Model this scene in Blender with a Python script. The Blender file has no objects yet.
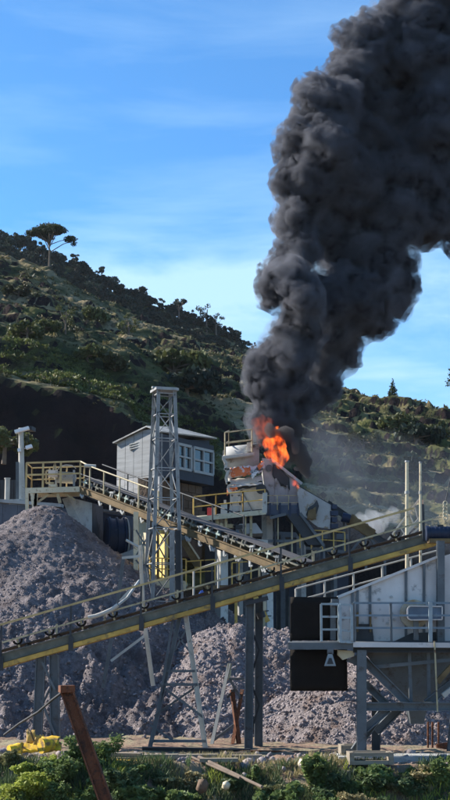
import bpy, math, random
import numpy as np
from mathutils import Vector, Matrix, Euler
R = math.radians
rnd = random.Random(7)
nr = np.random.default_rng(11)
sc = bpy.context.scene
COL = sc.collection
# ------------------------------------------------------------------ camera
F = 1400.0; PITCH = math.atan(240 / F); CZ = 3.14
cam = bpy.data.cameras.new('camera'); camo = bpy.data.objects.new('camera', cam); COL.objects.link(camo)
cam.sensor_fit = 'VERTICAL'; cam.sensor_height = 24.0; cam.lens = F / 800 * 24.0
cam.clip_start = 0.5; cam.clip_end = 6000
camo.location = (0, 0, CZ); camo.rotation_euler = (math.pi / 2 + PITCH, 0, 0)
sc.camera = camo
cp, sp_ = math.cos(PITCH), math.sin(PITCH)
def P(x, y, Y):
    a = (x - 225) / F; b = (400 - y) / F
    d = (a, cp - b * sp_, sp_ + b * cp)
    s = Y / d[1]
    return Vector((d[0] * s, Y, CZ + d[2] * s))
# ------------------------------------------------------------------ world, sun, exposure
SUN_EL = R(32); SUN_DIR = Vector((-math.cos(SUN_EL) * math.cos(R(22)), math.cos(SUN_EL) * math.sin(R(22)), math.sin(SUN_EL)))
w = bpy.data.worlds.new('World'); sc.world = w; w.use_nodes = True
nt = w.node_tree; nt.nodes.clear()
def N(nt, t, **k):
    n = nt.nodes.new(t)
    for a, v in k.items(): setattr(n, a, v)
    return n
sky = N(nt, 'ShaderNodeTexSky', sky_type='NISHITA', sun_disc=False)
sky.sun_elevation = SUN_EL; sky.sun_rotation = math.atan2(SUN_DIR.x, SUN_DIR.y)
sky.altitude = 900; sky.air_density = 1.0; sky.dust_density = 0.15; sky.ozone_density = 4.5
bg = N(nt, 'ShaderNodeBackground'); bg.inputs['Strength'].default_value = 0.10
wo = N(nt, 'ShaderNodeOutputWorld')
tc = N(nt, 'ShaderNodeTexCoord')
sepx = N(nt, 'ShaderNodeSeparateXYZ'); nt.links.new(tc.outputs['Generated'], sepx.inputs[0])
# clouds: thin streaks, stretched along the horizon, lying in a low band (direction based, all round the sky)
mp = N(nt, 'ShaderNodeMapping'); mp.inputs['Scale'].default_value = (2.2, 2.2, 12.0); mp.inputs['Rotation'].default_value = (0, R(7), 0)
nt.links.new(tc.outputs['Generated'], mp.inputs[0])
n1 = N(nt, 'ShaderNodeTexNoise'); n1.inputs['Scale'].default_value = 2.0; n1.inputs['Detail'].default_value = 7; n1.inputs['Roughness'].default_value = 0.55; n1.inputs['Distortion'].default_value = 0.25
nt.links.new(mp.outputs[0], n1.inputs['Vector'])
def ramp(nt, stops, interp='LINEAR'):
    r = nt.nodes.new('ShaderNodeValToRGB'); r.color_ramp.interpolation = interp
    el = r.color_ramp.elements
    while len(el) < len(stops): el.new(0.5)
    for e, (p, c) in zip(el, stops):
        e.position = p; e.color = (c, c, c, 1) if not isinstance(c, (tuple, list)) else (*c[:3], 1)
    return r
def math_(nt, op, a, b=None, clamp=False):
    m = nt.nodes.new('ShaderNodeMath'); m.operation = op; m.use_clamp = clamp
    for i, v in enumerate((a, b)):
        if v is None: continue
        if isinstance(v, (int, float)): m.inputs[i].default_value = v
        else: nt.links.new(v, m.inputs[i])
    return m.outputs[0]
r1 = ramp(nt, [(0.44, 0), (0.72, 1)]); nt.links.new(n1.outputs['Fac'], r1.inputs[0])
band = ramp(nt, [(0.0, 1.0), (0.26, 0.95), (0.33, 0.35), (0.55, 0.28), (1.0, 0.1)]); nt.links.new(sepx.outputs[2], band.inputs[0])
band2 = ramp(nt, [(0.0, 0.35), (0.19, 0.35), (0.25, 0.85), (0.285, 0.0)], 'EASE'); nt.links.new(sepx.outputs[2], band2.inputs[0])
n2 = N(nt, 'ShaderNodeTexNoise'); n2.inputs['Scale'].default_value = 5.5; n2.inputs['Detail'].default_value = 6; n2.inputs['Roughness'].default_value = 0.6
mp2 = N(nt, 'ShaderNodeMapping'); mp2.inputs['Scale'].default_value = (1, 1, 2.2); mp2.inputs['Location'].default_value = (3.3, 0.4, 1.0); nt.links.new(tc.outputs['Generated'], mp2.inputs[0]); nt.links.new(mp2.outputs[0], n2.inputs['Vector'])
r2 = ramp(nt, [(0.40, 0), (0.58, 1)]); nt.links.new(n2.outputs['Fac'], r2.inputs[0])
c1 = math_(nt, 'MULTIPLY', r1.outputs[0], band.outputs[0]); c2 = math_(nt, 'MULTIPLY', r2.outputs[0], band2.outputs[0])
cl = math_(nt, 'ADD', c1, c2, True); cl = math_(nt, 'MULTIPLY', cl, 0.85)
tint = N(nt, 'ShaderNodeMix', data_type='RGBA', blend_type='MULTIPLY'); tint.inputs[0].default_value = 1.0
nt.links.new(sky.outputs[0], tint.inputs[6]); tint.inputs[7].default_value = (0.56, 0.93, 1.10, 1)
mixc = N(nt, 'ShaderNodeMix', data_type='RGBA'); nt.links.new(cl, mixc.inputs[0]); nt.links.new(tint.outputs[2], mixc.inputs[6])
mixc.inputs[7].default_value = (3.1, 4.7, 6.3, 1)
nt.links.new(mixc.outputs[2], bg.inputs['Color']); nt.links.new(bg.outputs[0], wo.inputs[0])
sl = bpy.data.lights.new('sun', 'SUN'); sl.energy = 5.0; sl.angle = R(0.5); sl.color = (1.0, 0.94, 0.85)
so = bpy.data.objects.new('sun', sl); COL.objects.link(so); so.rotation_euler = SUN_DIR.to_track_quat('Z', 'Y').to_euler(); so.location = (-60, 20, 90)
sc.view_settings.view_transform = 'Standard'; sc.view_settings.look = 'None'; sc.view_settings.exposure = 1.05; sc.view_settings.gamma = 1
sc.render.engine = 'CYCLES'
cy = sc.cycles; cy.max_bounces = 6; cy.diffuse_bounces = 2; cy.glossy_bounces = 2; cy.transmission_bounces = 2; cy.volume_bounces = 2; cy.transparent_max_bounces = 12
cy.use_denoising = True; cy.volume_step_rate = 1.0; cy.sample_clamp_indirect = 6
# ------------------------------------------------------------------ numpy noise
def _hash(ix, iy, iz, seed):
    h = (ix * 374761393 + iy * 668265263 + iz * 2147483647 * 3 + seed * 974634777) & 0xFFFFFFFF
    h = ((h ^ (h >> 13)) * 1274126177) & 0xFFFFFFFF
    h = ((h ^ (h >> 16)) * 2246822519) & 0xFFFFFFFF
    return ((h ^ (h >> 15)) & 0xFFFFFF) / 0xFFFFFF
def vnoise(p, seed=0):
    p = np.asarray(p, float)
    if p.shape[-1] == 2: p = np.concatenate([p, np.zeros(p.shape[:-1] + (1,))], -1)
    i = np.floor(p).astype(np.int64); f = p - i; u = f * f * f * (f * (f * 6 - 15) + 10)
    out = 0
    for dx in (0, 1):
        wx = u[..., 0] if dx else 1 - u[..., 0]
        for dy in (0, 1):
            wy = u[..., 1] if dy else 1 - u[..., 1]
            for dz in (0, 1):
                wz = u[..., 2] if dz else 1 - u[..., 2]
                out = out + wx * wy * wz * _hash(i[..., 0] + dx, i[..., 1] + dy, i[..., 2] + dz, seed)
    return out * 2 - 1
def fbm(p, oct=4, rough=0.5, seed=0):
    s = 0; a = 1; t = 0; p = np.asarray(p, float)
    for o in range(oct):
        s = s + a * vnoise(p, seed + o * 17); t += a; a *= rough; p = p * 2.03 + 11.3
    return s / t
def worley(p, seed=0):
    """distance to the nearest scattered point, and a random number for its cell"""
    p = np.asarray(p, float)
    if p.shape[-1] == 2: p = np.concatenate([p, np.zeros(p.shape[:-1] + (1,))], -1); zs = (0,)
    else: zs = (-1, 0, 1)
    i = np.floor(p).astype(np.int64); best = np.full(p.shape[:-1], 9.0); cid = np.zeros(p.shape[:-1])
    for dx in (-1, 0, 1):
        for dy in (-1, 0, 1):
            for dz in zs:
                cx, cyy, cz = i[..., 0] + dx, i[..., 1] + dy, i[..., 2] + dz
                fx = cx + _hash(cx, cyy, cz, seed); fy = cyy + _hash(cx, cyy, cz, seed + 1)
                fz = cz + (_hash(cx, cyy, cz, seed + 2) if len(zs) > 1 else 0)
                d = np.sqrt((p[..., 0] - fx) ** 2 + (p[..., 1] - fy) ** 2 + (p[..., 2] - fz) ** 2)
                m = d < best; best = np.where(m, d, best); cid = np.where(m, _hash(cx, cyy, cz, seed + 5), cid)
    return best, cid
# ------------------------------------------------------------------ materials
MATS = {}
def mat(name, c, rough=0.75, metal=0.0, var=0.25, scale=2.0, dirt=None, dscale=1.5, dcut=(0.5, 0.62), bump=0.0, bscale=30, stretch=(1, 1, 1), c2=None, spec=0.35):
    if name in MATS: return MATS[name]
    m = bpy.data.materials.new(name); m.use_nodes = True; t = m.node_tree
    b = t.nodes['Principled BSDF']; b.inputs['Roughness'].default_value = rough; b.inputs['Metallic'].default_value = metal
    b.inputs['Specular IOR Level'].default_value = spec
    co = N(t, 'ShaderNodeNewGeometry'); mpn = N(t, 'ShaderNodeMapping'); mpn.inputs['Scale'].default_value = stretch
    t.links.new(co.outputs['Position'], mpn.inputs[0])
    n = N(t, 'ShaderNodeTexNoise'); n.inputs['Scale'].default_value = scale; n.inputs['Detail'].default_value = 6; n.inputs['Roughness'].default_value = 0.62
    t.links.new(mpn.outputs[0], n.inputs['Vector'])
    lo = tuple(x * (1 - var) for x in c) if c2 is None else c2
    hi = tuple(min(1, x * (1 + var)) for x in c)
    r = ramp(t, [(0.3, lo), (0.7, hi)]); t.links.new(n.outputs['Fac'], r.inputs[0])
    out = r.outputs[0]
    if dirt is not None:
        n2 = N(t, 'ShaderNodeTexNoise'); n2.inputs['Scale'].default_value = dscale; n2.inputs['Detail'].default_value = 7; n2.inputs['Roughness'].default_value = 0.7
        t.links.new(mpn.outputs[0], n2.inputs['Vector'])
        r2 = ramp(t, [(dcut[0], 0), (dcut[1], 1)]); t.links.new(n2.outputs['Fac'], r2.inputs[0])
        mx = N(t, 'ShaderNodeMix', data_type='RGBA'); t.links.new(r2.outputs[0], mx.inputs[0]); t.links.new(out, mx.inputs[6]); mx.inputs[7].default_value = (*dirt, 1)
        out = mx.outputs[2]
    t.links.new(out, b.inputs['Base Color'])
    if bump:
        n3 = N(t, 'ShaderNodeTexNoise'); n3.inputs['Scale'].default_value = bscale; n3.inputs['Detail'].default_value = 5
        t.links.new(mpn.outputs[0], n3.inputs['Vector'])
        bp = N(t, 'ShaderNodeBump'); bp.inputs['Strength'].default_value = bump; bp.inputs['Distance'].default_value = 0.1
        t.links.new(n3.outputs['Fac'], bp.inputs['Height']); t.links.new(bp.outputs[0], b.inputs['Normal'])
    MATS[name] = m; return m
def leafmat(name, c, var=0.45, scale=0.8, trans=0.25):
    m = mat(name, c, rough=0.65, var=var, scale=scale, spec=0.25); t = m.node_tree
    b = t.nodes['Principled BSDF']; o = t.nodes['Material Output']
    tr = N(t, 'ShaderNodeBsdfTranslucent'); mx = N(t, 'ShaderNodeMixShader'); mx.inputs[0].default_value = trans
    src = b.inputs['Base Color'].links[0].from_socket
    t.links.new(src, tr.inputs[0]); t.links.new(b.outputs[0], mx.inputs[1]); t.links.new(tr.outputs[0], mx.inputs[2]); t.links.new(mx.outputs[0], o.inputs[0])
    return m
RUST = (0.10, 0.045, 0.025)
m_steel = mat('blue_grey_steel', (0.108, 0.120, 0.127), 0.65, 0.0, 0.3, 1.5, dirt=(0.07, 0.06, 0.055), dscale=3, dcut=(0.54, 0.66))
m_plate = mat('pale_blue_grey_plate', (0.56, 0.525, 0.50), 0.6, 0, 0.14, 1.2, dirt=(0.16, 0.155, 0.15), dscale=2.6, dcut=(0.56, 0.70))
m_rail = mat('pale_rail_paint', (0.42, 0.345, 0.205), 0.6, 0, 0.3, 4, dirt=RUST, dscale=6, dcut=(0.58, 0.66))
m_cream = mat('cream_paint', (0.58, 0.50, 0.34), 0.6, 0, 0.2, 2, dirt=(0.18, 0.11, 0.06), dscale=4, dcut=(0.56, 0.68))
m_white = mat('white_steel_paint', (0.46, 0.43, 0.37), 0.6, 0, 0.2, 2, dirt=(0.20, 0.14, 0.10), dscale=4, dcut=(0.58, 0.70))
m_yellow = mat('worn_yellow_paint', (0.50, 0.31, 0.07), 0.7, 0, 0.3, 2.2, dirt=(0.17, 0.12, 0.06), dscale=3, dcut=(0.54, 0.66))
m_yel2 = mat('bright_yellow_paint', (0.70, 0.43, 0.02), 0.75, 0, 0.25, 3, dirt=(0.18, 0.11, 0.05), dscale=5, dcut=(0.48, 0.60))
m_yrail = mat('yellow_rail_paint', (0.62, 0.40, 0.10), 0.55, 0, 0.25, 3, dirt=RUST, dscale=5, dcut=(0.56, 0.66))
m_wood = mat('weathered_tan_rail', (0.48, 0.35, 0.16), 0.8, 0, 0.25, 3)
m_olive = mat('olive_dusty_steel', (0.13, 0.125, 0.095), 0.75, 0, 0.3, 2, dirt=(0.20, 0.17, 0.13), dscale=3, dcut=(0.5, 0.66))
m_brown = mat('brown_dusty_beam', (0.15, 0.10, 0.045), 0.8, 0, 0.35, 2, dirt=(0.24, 0.18, 0.11), dscale=3.5, dcut=(0.58, 0.72))
m_dark = mat('dark_grimy_steel', (0.035, 0.037, 0.04), 0.6, 0, 0.3, 2)
m_rubber = mat('black_rubber', (0.012, 0.0095, 0.008), 0.85, 0, 0.3, 3, spec=0.15)
m_belt = mat('dusty_belt', (0.075, 0.07, 0.07), 0.9, 0, 0.3, 3)
m_conc = mat('grey_concrete', (0.36, 0.36, 0.34), 0.9, 0, 0.16, 1.3, dirt=(0.16, 0.155, 0.15), dscale=1.6, dcut=(0.50, 0.70), bump=0.3, bscale=12)
m_whitecol = mat('whitewashed_concrete', (0.62, 0.60, 0.55), 0.85, 0, 0.14, 1.5, dirt=(0.26, 0.22, 0.18), dscale=2, dcut=(0.54, 0.7))
m_clad = mat('grey_wall_sheet', (0.26, 0.265, 0.265), 0.8, 0, 0.16, 1.2, dirt=(0.19, 0.19, 0.19), dscale=1.5, dcut=(0.44, 0.66), stretch=(.5, .5, 5))
m_brickw = mat('brown_base_wall', (0.13, 0.085, 0.055), 0.9, 0, 0.3, 2, bump=0.4, bscale=9)
m_navy = mat('navy_blue_paint', (0.012, 0.022, 0.050), 0.5, 0, 0.3, 2, dirt=(0.08, 0.08, 0.09), dscale=3, dcut=(0.60, 0.72))
m_retwall = mat('dark_blue_grey_wall', (0.09, 0.10, 0.12), 0.85, 0, 0.25, 0.8, dirt=(0.05, 0.05, 0.06), dscale=1.2)
m_rust = mat('rusted_steel', (0.16, 0.058, 0.026), 0.9, 0, 0.45, 3, dirt=(0.06, 0.03, 0.02), dscale=6, dcut=(0.48, 0.6), bump=0.4, bscale=25)
m_scorch = mat('scorched_white_sheet', (0.66, 0.64, 0.60), 0.6, 0, 0.12, 2, dirt=(0.06, 0.05, 0.045), dscale=1.7, dcut=(0.52, 0.60))
m_orange = mat('orange_burnt_sheet', (0.62, 0.15, 0.04), 0.7, 0, 0.25, 4, dirt=(0.55, 0.50, 0.45), dscale=3.0, dcut=(0.52, 0.58))
m_greysh = mat('sooty_grey_sheet', (0.36, 0.355, 0.34), 0.7, 0, 0.2, 1.5, dirt=(0.13, 0.10, 0.07), dscale=1.6, dcut=(0.56, 0.66))
m_glass = mat('dark_window_glass', (0.03, 0.045, 0.06), 0.08, 0, 0.1, 2, spec=0.8)
m_frame = mat('white_window_frame', (0.36, 0.38, 0.38), 0.5, 0, 0.1, 3)
m_darkclad = mat('shaded_cladding', (0.045, 0.055, 0.075), 0.75, 0, 0.2, 1.5)  # window wall's shade put into this colour, far darker than the sunlit wall
m_plank = mat('weathered_plank', (0.24, 0.20, 0.15), 0.85, 0, 0.35, 4, stretch=(0.3, 3, 3))
m_rock = mat('purple_grey_stone', (0.225, 0.187, 0.183), 0.9, 0, 0.6, 4.5, dirt=(0.115, 0.09, 0.088), dscale=1.1, dcut=(0.50, 0.62))
m_rock2 = mat('tan_purple_stone', (0.26, 0.22, 0.215), 0.9, 0, 0.55, 4.0, dirt=(0.16, 0.105, 0.085), dscale=1.0, dcut=(0.52, 0.66))
m_heap = mat('purple_grey_gravel', (0.185, 0.155, 0.153), 0.95, 0, 0.5, 7, dirt=(0.095, 0.075, 0.075), dscale=1.1, dcut=(0.5, 0.62), bump=1.0, bscale=26)
m_heap2 = mat('tan_purple_gravel', (0.245, 0.205, 0.20), 0.95, 0, 0.45, 7, dirt=(0.15, 0.10, 0.08), dscale=1.0, dcut=(0.52, 0.66), bump=1.0, bscale=26)
m_ground = mat('red_brown_soil', (0.20, 0.125, 0.085), 0.95, 0, 0.35, 0.9, dirt=(0.23, 0.20, 0.12), dscale=0.8, dcut=(0.46, 0.62), bump=0.6, bscale=8)
m_bark = mat('grey_brown_bark', (0.16, 0.12, 0.09), 0.9, 0, 0.3, 3)
m_blue = mat('blue_cloth', (0.12, 0.22, 0.62), 0.8, 0, 0.2, 4)
m_red = mat('red_paint', (0.45, 0.05, 0.05), 0.6, 0, 0.2, 4)
m_lamp = mat('white_lamp_housing', (0.72, 0.74, 0.75), 0.4, 0, 0.08, 4)
l_pine = leafmat('dark_pine_needles', (0.040, 0.055, 0.022), scale=0.35)
l_forest = leafmat('forest_leaves', (0.030, 0.045, 0.030), scale=0.2)
l_scrub = leafmat('hill_scrub_leaves', (0.052, 0.055, 0.022), 0.6, scale=0.12)
l_olive = leafmat('olive_tree_leaves', (0.085, 0.095, 0.032), 0.4, scale=0.4)
l_green = leafmat('fresh_green_leaves', (0.125, 0.175, 0.055), 0.5, scale=2.2, trans=0.35)
l_dgreen = leafmat('deep_green_leaves', (0.075, 0.11, 0.045), 0.5, scale=2.2, trans=0.3)
l_yell = leafmat('yellow_green_grass', (0.30, 0.34, 0.06), 0.4, scale=2.0, trans=0.35)
l_dry = leafmat('dry_straw_grass', (0.30, 0.25, 0.12), 0.35, scale=2.0, trans=0.25)
# hill material: grass, soil and scrub by slope and noise (steep shade and sunlit tops put into the colour)
def hillmat():
    m = bpy.data.materials.new('hillside_grass_and_soil'); m.use_nodes = True; t = m.node_tree; b = t.nodes['Principled BSDF']
    b.inputs['Roughness'].default_value = 0.95; b.inputs['Specular IOR Level'].default_value = 0.1
    g = N(t, 'ShaderNodeNewGeometry')
    a = N(t, 'ShaderNodeTexNoise'); a.inputs['Scale'].default_value = 0.11; a.inputs['Detail'].default_value = 9; a.inputs['Roughness'].default_value = 0.68
    m1 = N(t, 'ShaderNodeMapping'); m1.inputs['Scale'].default_value = (0.7, 1, 2.4); m1.inputs['Rotation'].default_value = (0, R(-18), 0); t.links.new(g.outputs['Position'], m1.inputs[0]); t.links.new(m1.outputs[0], a.inputs['Vector'])
    r = ramp(t, [(0.34, (0.010, 0.015, 0.007)), (0.45, (0.040, 0.046, 0.016)), (0.53, (0.125, 0.105, 0.048)), (0.64, (0.27, 0.205, 0.12))]); t.links.new(a.outputs['Fac'], r.inputs[0])
    # patches of fresh green
    c = N(t, 'ShaderNodeTexNoise'); c.inputs['Scale'].default_value = 0.06; c.inputs['Detail'].default_value = 5; t.links.new(g.outputs['Position'], c.inputs['Vector'])
    rc = ramp(t, [(0.50, 0), (0.62, 0.6)]); t.links.new(c.outputs['Fac'], rc.inputs[0])
    mx = N(t, 'ShaderNodeMix', data_type='RGBA'); t.links.new(rc.outputs[0], mx.inputs[0]); t.links.new(r.outputs[0], mx.inputs[6]); mx.inputs[7].default_value = (0.085, 0.09, 0.028, 1)
    # bare dark red earth where the bank is steep, blackened to carry its shade
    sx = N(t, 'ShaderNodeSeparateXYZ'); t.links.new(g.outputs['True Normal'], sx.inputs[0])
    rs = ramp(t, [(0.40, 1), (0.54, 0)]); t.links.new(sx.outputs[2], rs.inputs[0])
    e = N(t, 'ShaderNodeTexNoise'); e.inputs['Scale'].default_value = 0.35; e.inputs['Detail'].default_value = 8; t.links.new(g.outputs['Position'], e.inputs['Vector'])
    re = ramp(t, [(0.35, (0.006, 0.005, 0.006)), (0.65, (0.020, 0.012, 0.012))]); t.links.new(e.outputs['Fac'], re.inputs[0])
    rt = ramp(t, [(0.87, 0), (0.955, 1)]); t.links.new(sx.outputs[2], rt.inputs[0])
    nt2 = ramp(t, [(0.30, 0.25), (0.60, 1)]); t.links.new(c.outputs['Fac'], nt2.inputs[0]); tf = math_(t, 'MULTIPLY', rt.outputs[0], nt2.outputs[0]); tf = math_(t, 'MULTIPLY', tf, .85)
    tan = ramp(t, [(0.38, (0.155, 0.128, 0.055)), (0.60, (0.36, 0.275, 0.16))]); t.links.new(a.outputs['Fac'], tan.inputs[0])  # dry grass tan on flat ledge tops, lightened as if catching sun
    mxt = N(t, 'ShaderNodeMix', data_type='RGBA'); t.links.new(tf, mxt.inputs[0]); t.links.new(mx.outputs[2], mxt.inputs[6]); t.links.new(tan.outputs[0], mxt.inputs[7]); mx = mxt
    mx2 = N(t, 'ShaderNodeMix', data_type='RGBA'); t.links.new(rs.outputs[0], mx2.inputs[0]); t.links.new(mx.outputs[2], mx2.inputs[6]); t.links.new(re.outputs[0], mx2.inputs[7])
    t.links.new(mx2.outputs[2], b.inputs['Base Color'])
    n3 = N(t, 'ShaderNodeTexNoise'); n3.inputs['Scale'].default_value = 1.1; n3.inputs['Detail'].default_value = 7; t.links.new(g.outputs['Position'], n3.inputs['Vector'])
    bp = N(t, 'ShaderNodeBump'); bp.inputs['Strength'].default_value = 1.0; bp.inputs['Distance'].default_value = 0.35
    t.links.new(n3.outputs['Fac'], bp.inputs['Height']); t.links.new(bp.outputs[0], b.inputs['Normal'])
    return m
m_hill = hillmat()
# ------------------------------------------------------------------ object helpers
BASE = {}
def setp(o, label=None, cat=None, group=None, kind=None):
    for k, v in (('label', label), ('category', cat), ('group', group), ('kind', kind)):
        if v: o[k] = v
    return o
def thing(name, loc, label, cat, group=None):
    o = bpy.data.objects.new(name, None); COL.objects.link(o); o.location = loc; o.empty_display_size = 0.3
    BASE[o.name] = Vector(loc); return setp(o, label, cat, group)
def addmesh(name, me, parent=None, loc=None):
    o = bpy.data.objects.new(name, me); COL.objects.link(o)
    if parent is not None: o.parent = parent
    if loc is not None:
        o.location = Vector(loc) - (BASE[parent.name] if parent is not None else Vector((0, 0, 0)))
        BASE[o.name] = Vector(loc)
    else:
        BASE[o.name] = BASE[parent.name] if parent is not None else Vector((0, 0, 0))
    return o
def npmesh(name, v, f, m, smooth=False):
    """v (n,3) array, f (k,3|4) array"""
    v = np.asarray(v, np.float32); f = np.asarray(f, np.int32); k, s = f.shape
    me = bpy.data.meshes.new(name); me.vertices.add(len(v)); me.vertices.foreach_set('co', v.ravel())
    me.loops.add(k * s); me.loops.foreach_set('vertex_index', f.ravel()); me.polygons.add(k)
    me.polygons.foreach_set('loop_start', np.arange(0, k * s, s, dtype=np.int32)); me.polygons.foreach_set('loop_total', np.full(k, s, np.int32))
    if smooth: me.polygons.foreach_set('use_smooth', np.ones(k, bool))
    me.update(calc_edges=True); me.validate(); me.materials.append(m); return me
class MB:
    def __init__(s): s.v = []; s.f = []; s.sm = []
    def _add(s, vs, fs, smooth=False):
        n = len(s.v); s.v += [Vector(a) for a in vs]; s.f += [tuple(i + n for i in f) for f in fs]; s.sm += [smooth] * len(fs); return s
    def frame(s, p0, p1, up):
        d = (p1 - p0).normalized(); u = Vector(up)
        if abs(d.dot(u)) > 0.97: u = Vector((0, 1, 0))
        x = d.cross(u).normalized(); u = x.cross(d).normalized(); return d, x, u
    def bar(s, p0, p1, w, h=None, up=(0, 0, 1)):
        """bar of width w (across) and height h (along up) round the line p0-p1"""
        h = h or w; p0 = Vector(p0); p1 = Vector(p1); d, x, u = s.frame(p0, p1, up)
        vs = [p + x * (a * w / 2) + u * (b * h / 2) for p in (p0, p1) for a, b in ((-1, -1), (1, -1), (1, 1), (-1, 1))]
        return s._add(vs, [(0, 1, 2, 3), (7, 6, 5, 4), (0, 4, 5, 1), (1, 5, 6, 2), (2, 6, 7, 3), (3, 7, 4, 0)])
    def ibeam(s, p0, p1, w, h, t=0.03, up=(0, 0, 1)):
        p0 = Vector(p0); p1 = Vector(p1); d, x, u = s.frame(p0, p1, up)
        s.bar(p0 + u * (h / 2 - t / 2), p1 + u * (h / 2 - t / 2), w, t, up); s.bar(p0 - u * (h / 2 - t / 2), p1 - u * (h / 2 - t / 2), w, t, up)
        return s.bar(p0, p1, t, h - 2 * t - 0.002, up)
    def angle(s, p0, p1, w, t=0.02, up=(0, 0, 1)):
        p0 = Vector(p0); p1 = Vector(p1); d, x, u = s.frame(p0, p1, up)
        s.bar(p0 + x * (w / 2 - t / 2), p1 + x * (w / 2 - t / 2), t, w, up)
        return s.bar(p0 + u * (w / 2 - t / 2) - x * t / 2, p1 + u * (w / 2 - t / 2) - x * t / 2, w - t - 0.002, t, up)
    def tube(s, p0, p1, r, r1=None, n=8, cap=True):
        r1 = r if r1 is None else r1; p0 = Vector(p0); p1 = Vector(p1); d, x, u = s.frame(p0, p1, (0, 0, 1))
        vs = [p + (x * math.cos(k * 2 * math.pi / n) + u * math.sin(k * 2 * math.pi / n)) * rr for p, rr in ((p0, r), (p1, r1)) for k in range(n)]
        s._add(vs, [(k, (k + 1) % n, n + (k + 1) % n, n + k) for k in range(n)], True)
        if cap: s._add(vs[:n], [tuple(range(n))[::-1]]); s._add(vs[n:], [tuple(range(n))])
        return s
    def path(s, pts, r, n=8):
        for a, b in zip(pts, pts[1:]): s.tube(a, b, r, n=n)
        return s
    def box(s, c, d, rz=0.0):
        c = Vector(c); M_ = Matrix.Rotation(rz, 3, 'Z')
        vs = [c + M_ @ Vector((a * d[0] / 2, b * d[1] / 2, e * d[2] / 2)) for e in (-1, 1) for a, b in ((-1, -1), (1, -1), (1, 1), (-1, 1))]
        return s._add(vs, [(0, 3, 2, 1), (4, 5, 6, 7), (0, 1, 5, 4), (1, 2, 6, 5), (2, 3, 7, 6), (3, 0, 4, 7)])
    def prism(s, pts, off):
        """polygon extruded by the vector off"""
        n = len(pts); pts = [Vector(p) for p in pts]; off = Vector(off)
        return s._add(pts + [p + off for p in pts], [tuple(range(n))[::-1], tuple(range(n, 2 * n))] + [(k, (k + 1) % n, n + (k + 1) % n, n + k) for k in range(n)])
    def sheet(s, c00, c10, c11, c01, nu=10, nv=6, amp=0.03, fr=2.0, t=0.012, seed=0, jag=0.0):
        """crumpled sheet between four corners, with thickness"""
        c = [Vector(a) for a in (c00, c10, c11, c01)]; nrm = (c[1] - c[0]).cross(c[3] - c[0]).normalized(); g = []
        for j in range(nv + 1):
            for i in range(nu + 1):
                u, v = i / nu, j / nv; p = (c[0] * (1 - u) + c[1] * u) * (1 - v) + (c[3] * (1 - u) + c[2] * u) * v
                q = p + nrm * (float(fbm(np.array([[p.x * fr, p.y * fr, p.z * fr + seed]]), 3, seed=seed)[0]) * amp * 2)
                if jag: q = q + (c[3] - c[0]).normalized() * (rnd.uniform(-1, 1) * jag * (1 if j in (0, nv) else 0.2))
                g.append(q)
        W = nu + 1; top = [p + nrm * t for p in g]; n = len(g); fs = []
        for j in range(nv):
            for i in range(nu):
                a = j * W + i; fs += [(a, a + W, a + W + 1, a + 1), (n + a, n + a + 1, n + a + W + 1, n + a + W)]
        for i in range(nu): fs += [(i, i + 1, n + i + 1, n + i), (nv * W + i, n + nv * W + i, n + nv * W + i + 1, nv * W + i + 1)]
        for j in range(nv): a = j * W; b = a + nu; fs += [(a, n + a, n + a + W, a + W), (b, b + W, n + b + W, n + b)]
        return s._add(g + top, fs, True)
    def build(s, name, m, parent=None, loc=None, **tags):
        off = Vector(loc) if loc is not None else (BASE[parent.name] if parent is not None else Vector((0, 0, 0)))
        me = bpy.data.meshes.new(name); me.from_pydata([v - off for v in s.v], [], s.f); me.materials.append(m)
        me.polygons.foreach_set('use_smooth', s.sm); me.update()
        o = addmesh(name, me, parent, loc); return setp(o, **tags)
def local_mesh(mb, name, m):
    me = bpy.data.meshes.new(name); me.from_pydata([tuple(v) for v in mb.v], [], mb.f); me.materials.append(m)
    me.polygons.foreach_set('use_smooth', mb.sm); me.update(); return me
def inst(name, me, parent, loc, rot=(0, 0, 0), scale=None):
    o = addmesh(name, me, parent, loc); o.rotation_euler = rot
    if scale: o.scale = scale
    return o
def lerp(a, b, t): return Vector(a) * (1 - t) + Vector(b) * t
def railing(parent, pts, h=1.0, n=None, spacing=1.4, m=None, rails=(0.52, 1.0), r=0.03, pm=None, square=False, closed_ends=True):
    """posts and rails along the polyline of deck-edge points; each post and each rail its own part"""
    pm = pm or m; z = Vector((0, 0, 1))
    for a, b in zip(pts, pts[1:]):
        a = Vector(a); b = Vector(b); L = (b - a).length; k = n or max(1, round(L / spacing))
        for i in range(k + 1):
            if i == 0 and a is not pts[0] and a != Vector(pts[0]): continue
            q = lerp(a, b, i / k)
            (MB().bar(q, q + z * h, 2 * r) if square else MB().tube(q, q + z * h, r, n=6)).build('post', pm, parent)
        for q in rails:
            o = z * (h * q)
            (MB().bar(a + o, b + o, 2 * r * .9) if square else MB().tube(a + o, b + o, r * 0.9, n=6)).build('rail', m, parent)
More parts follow.
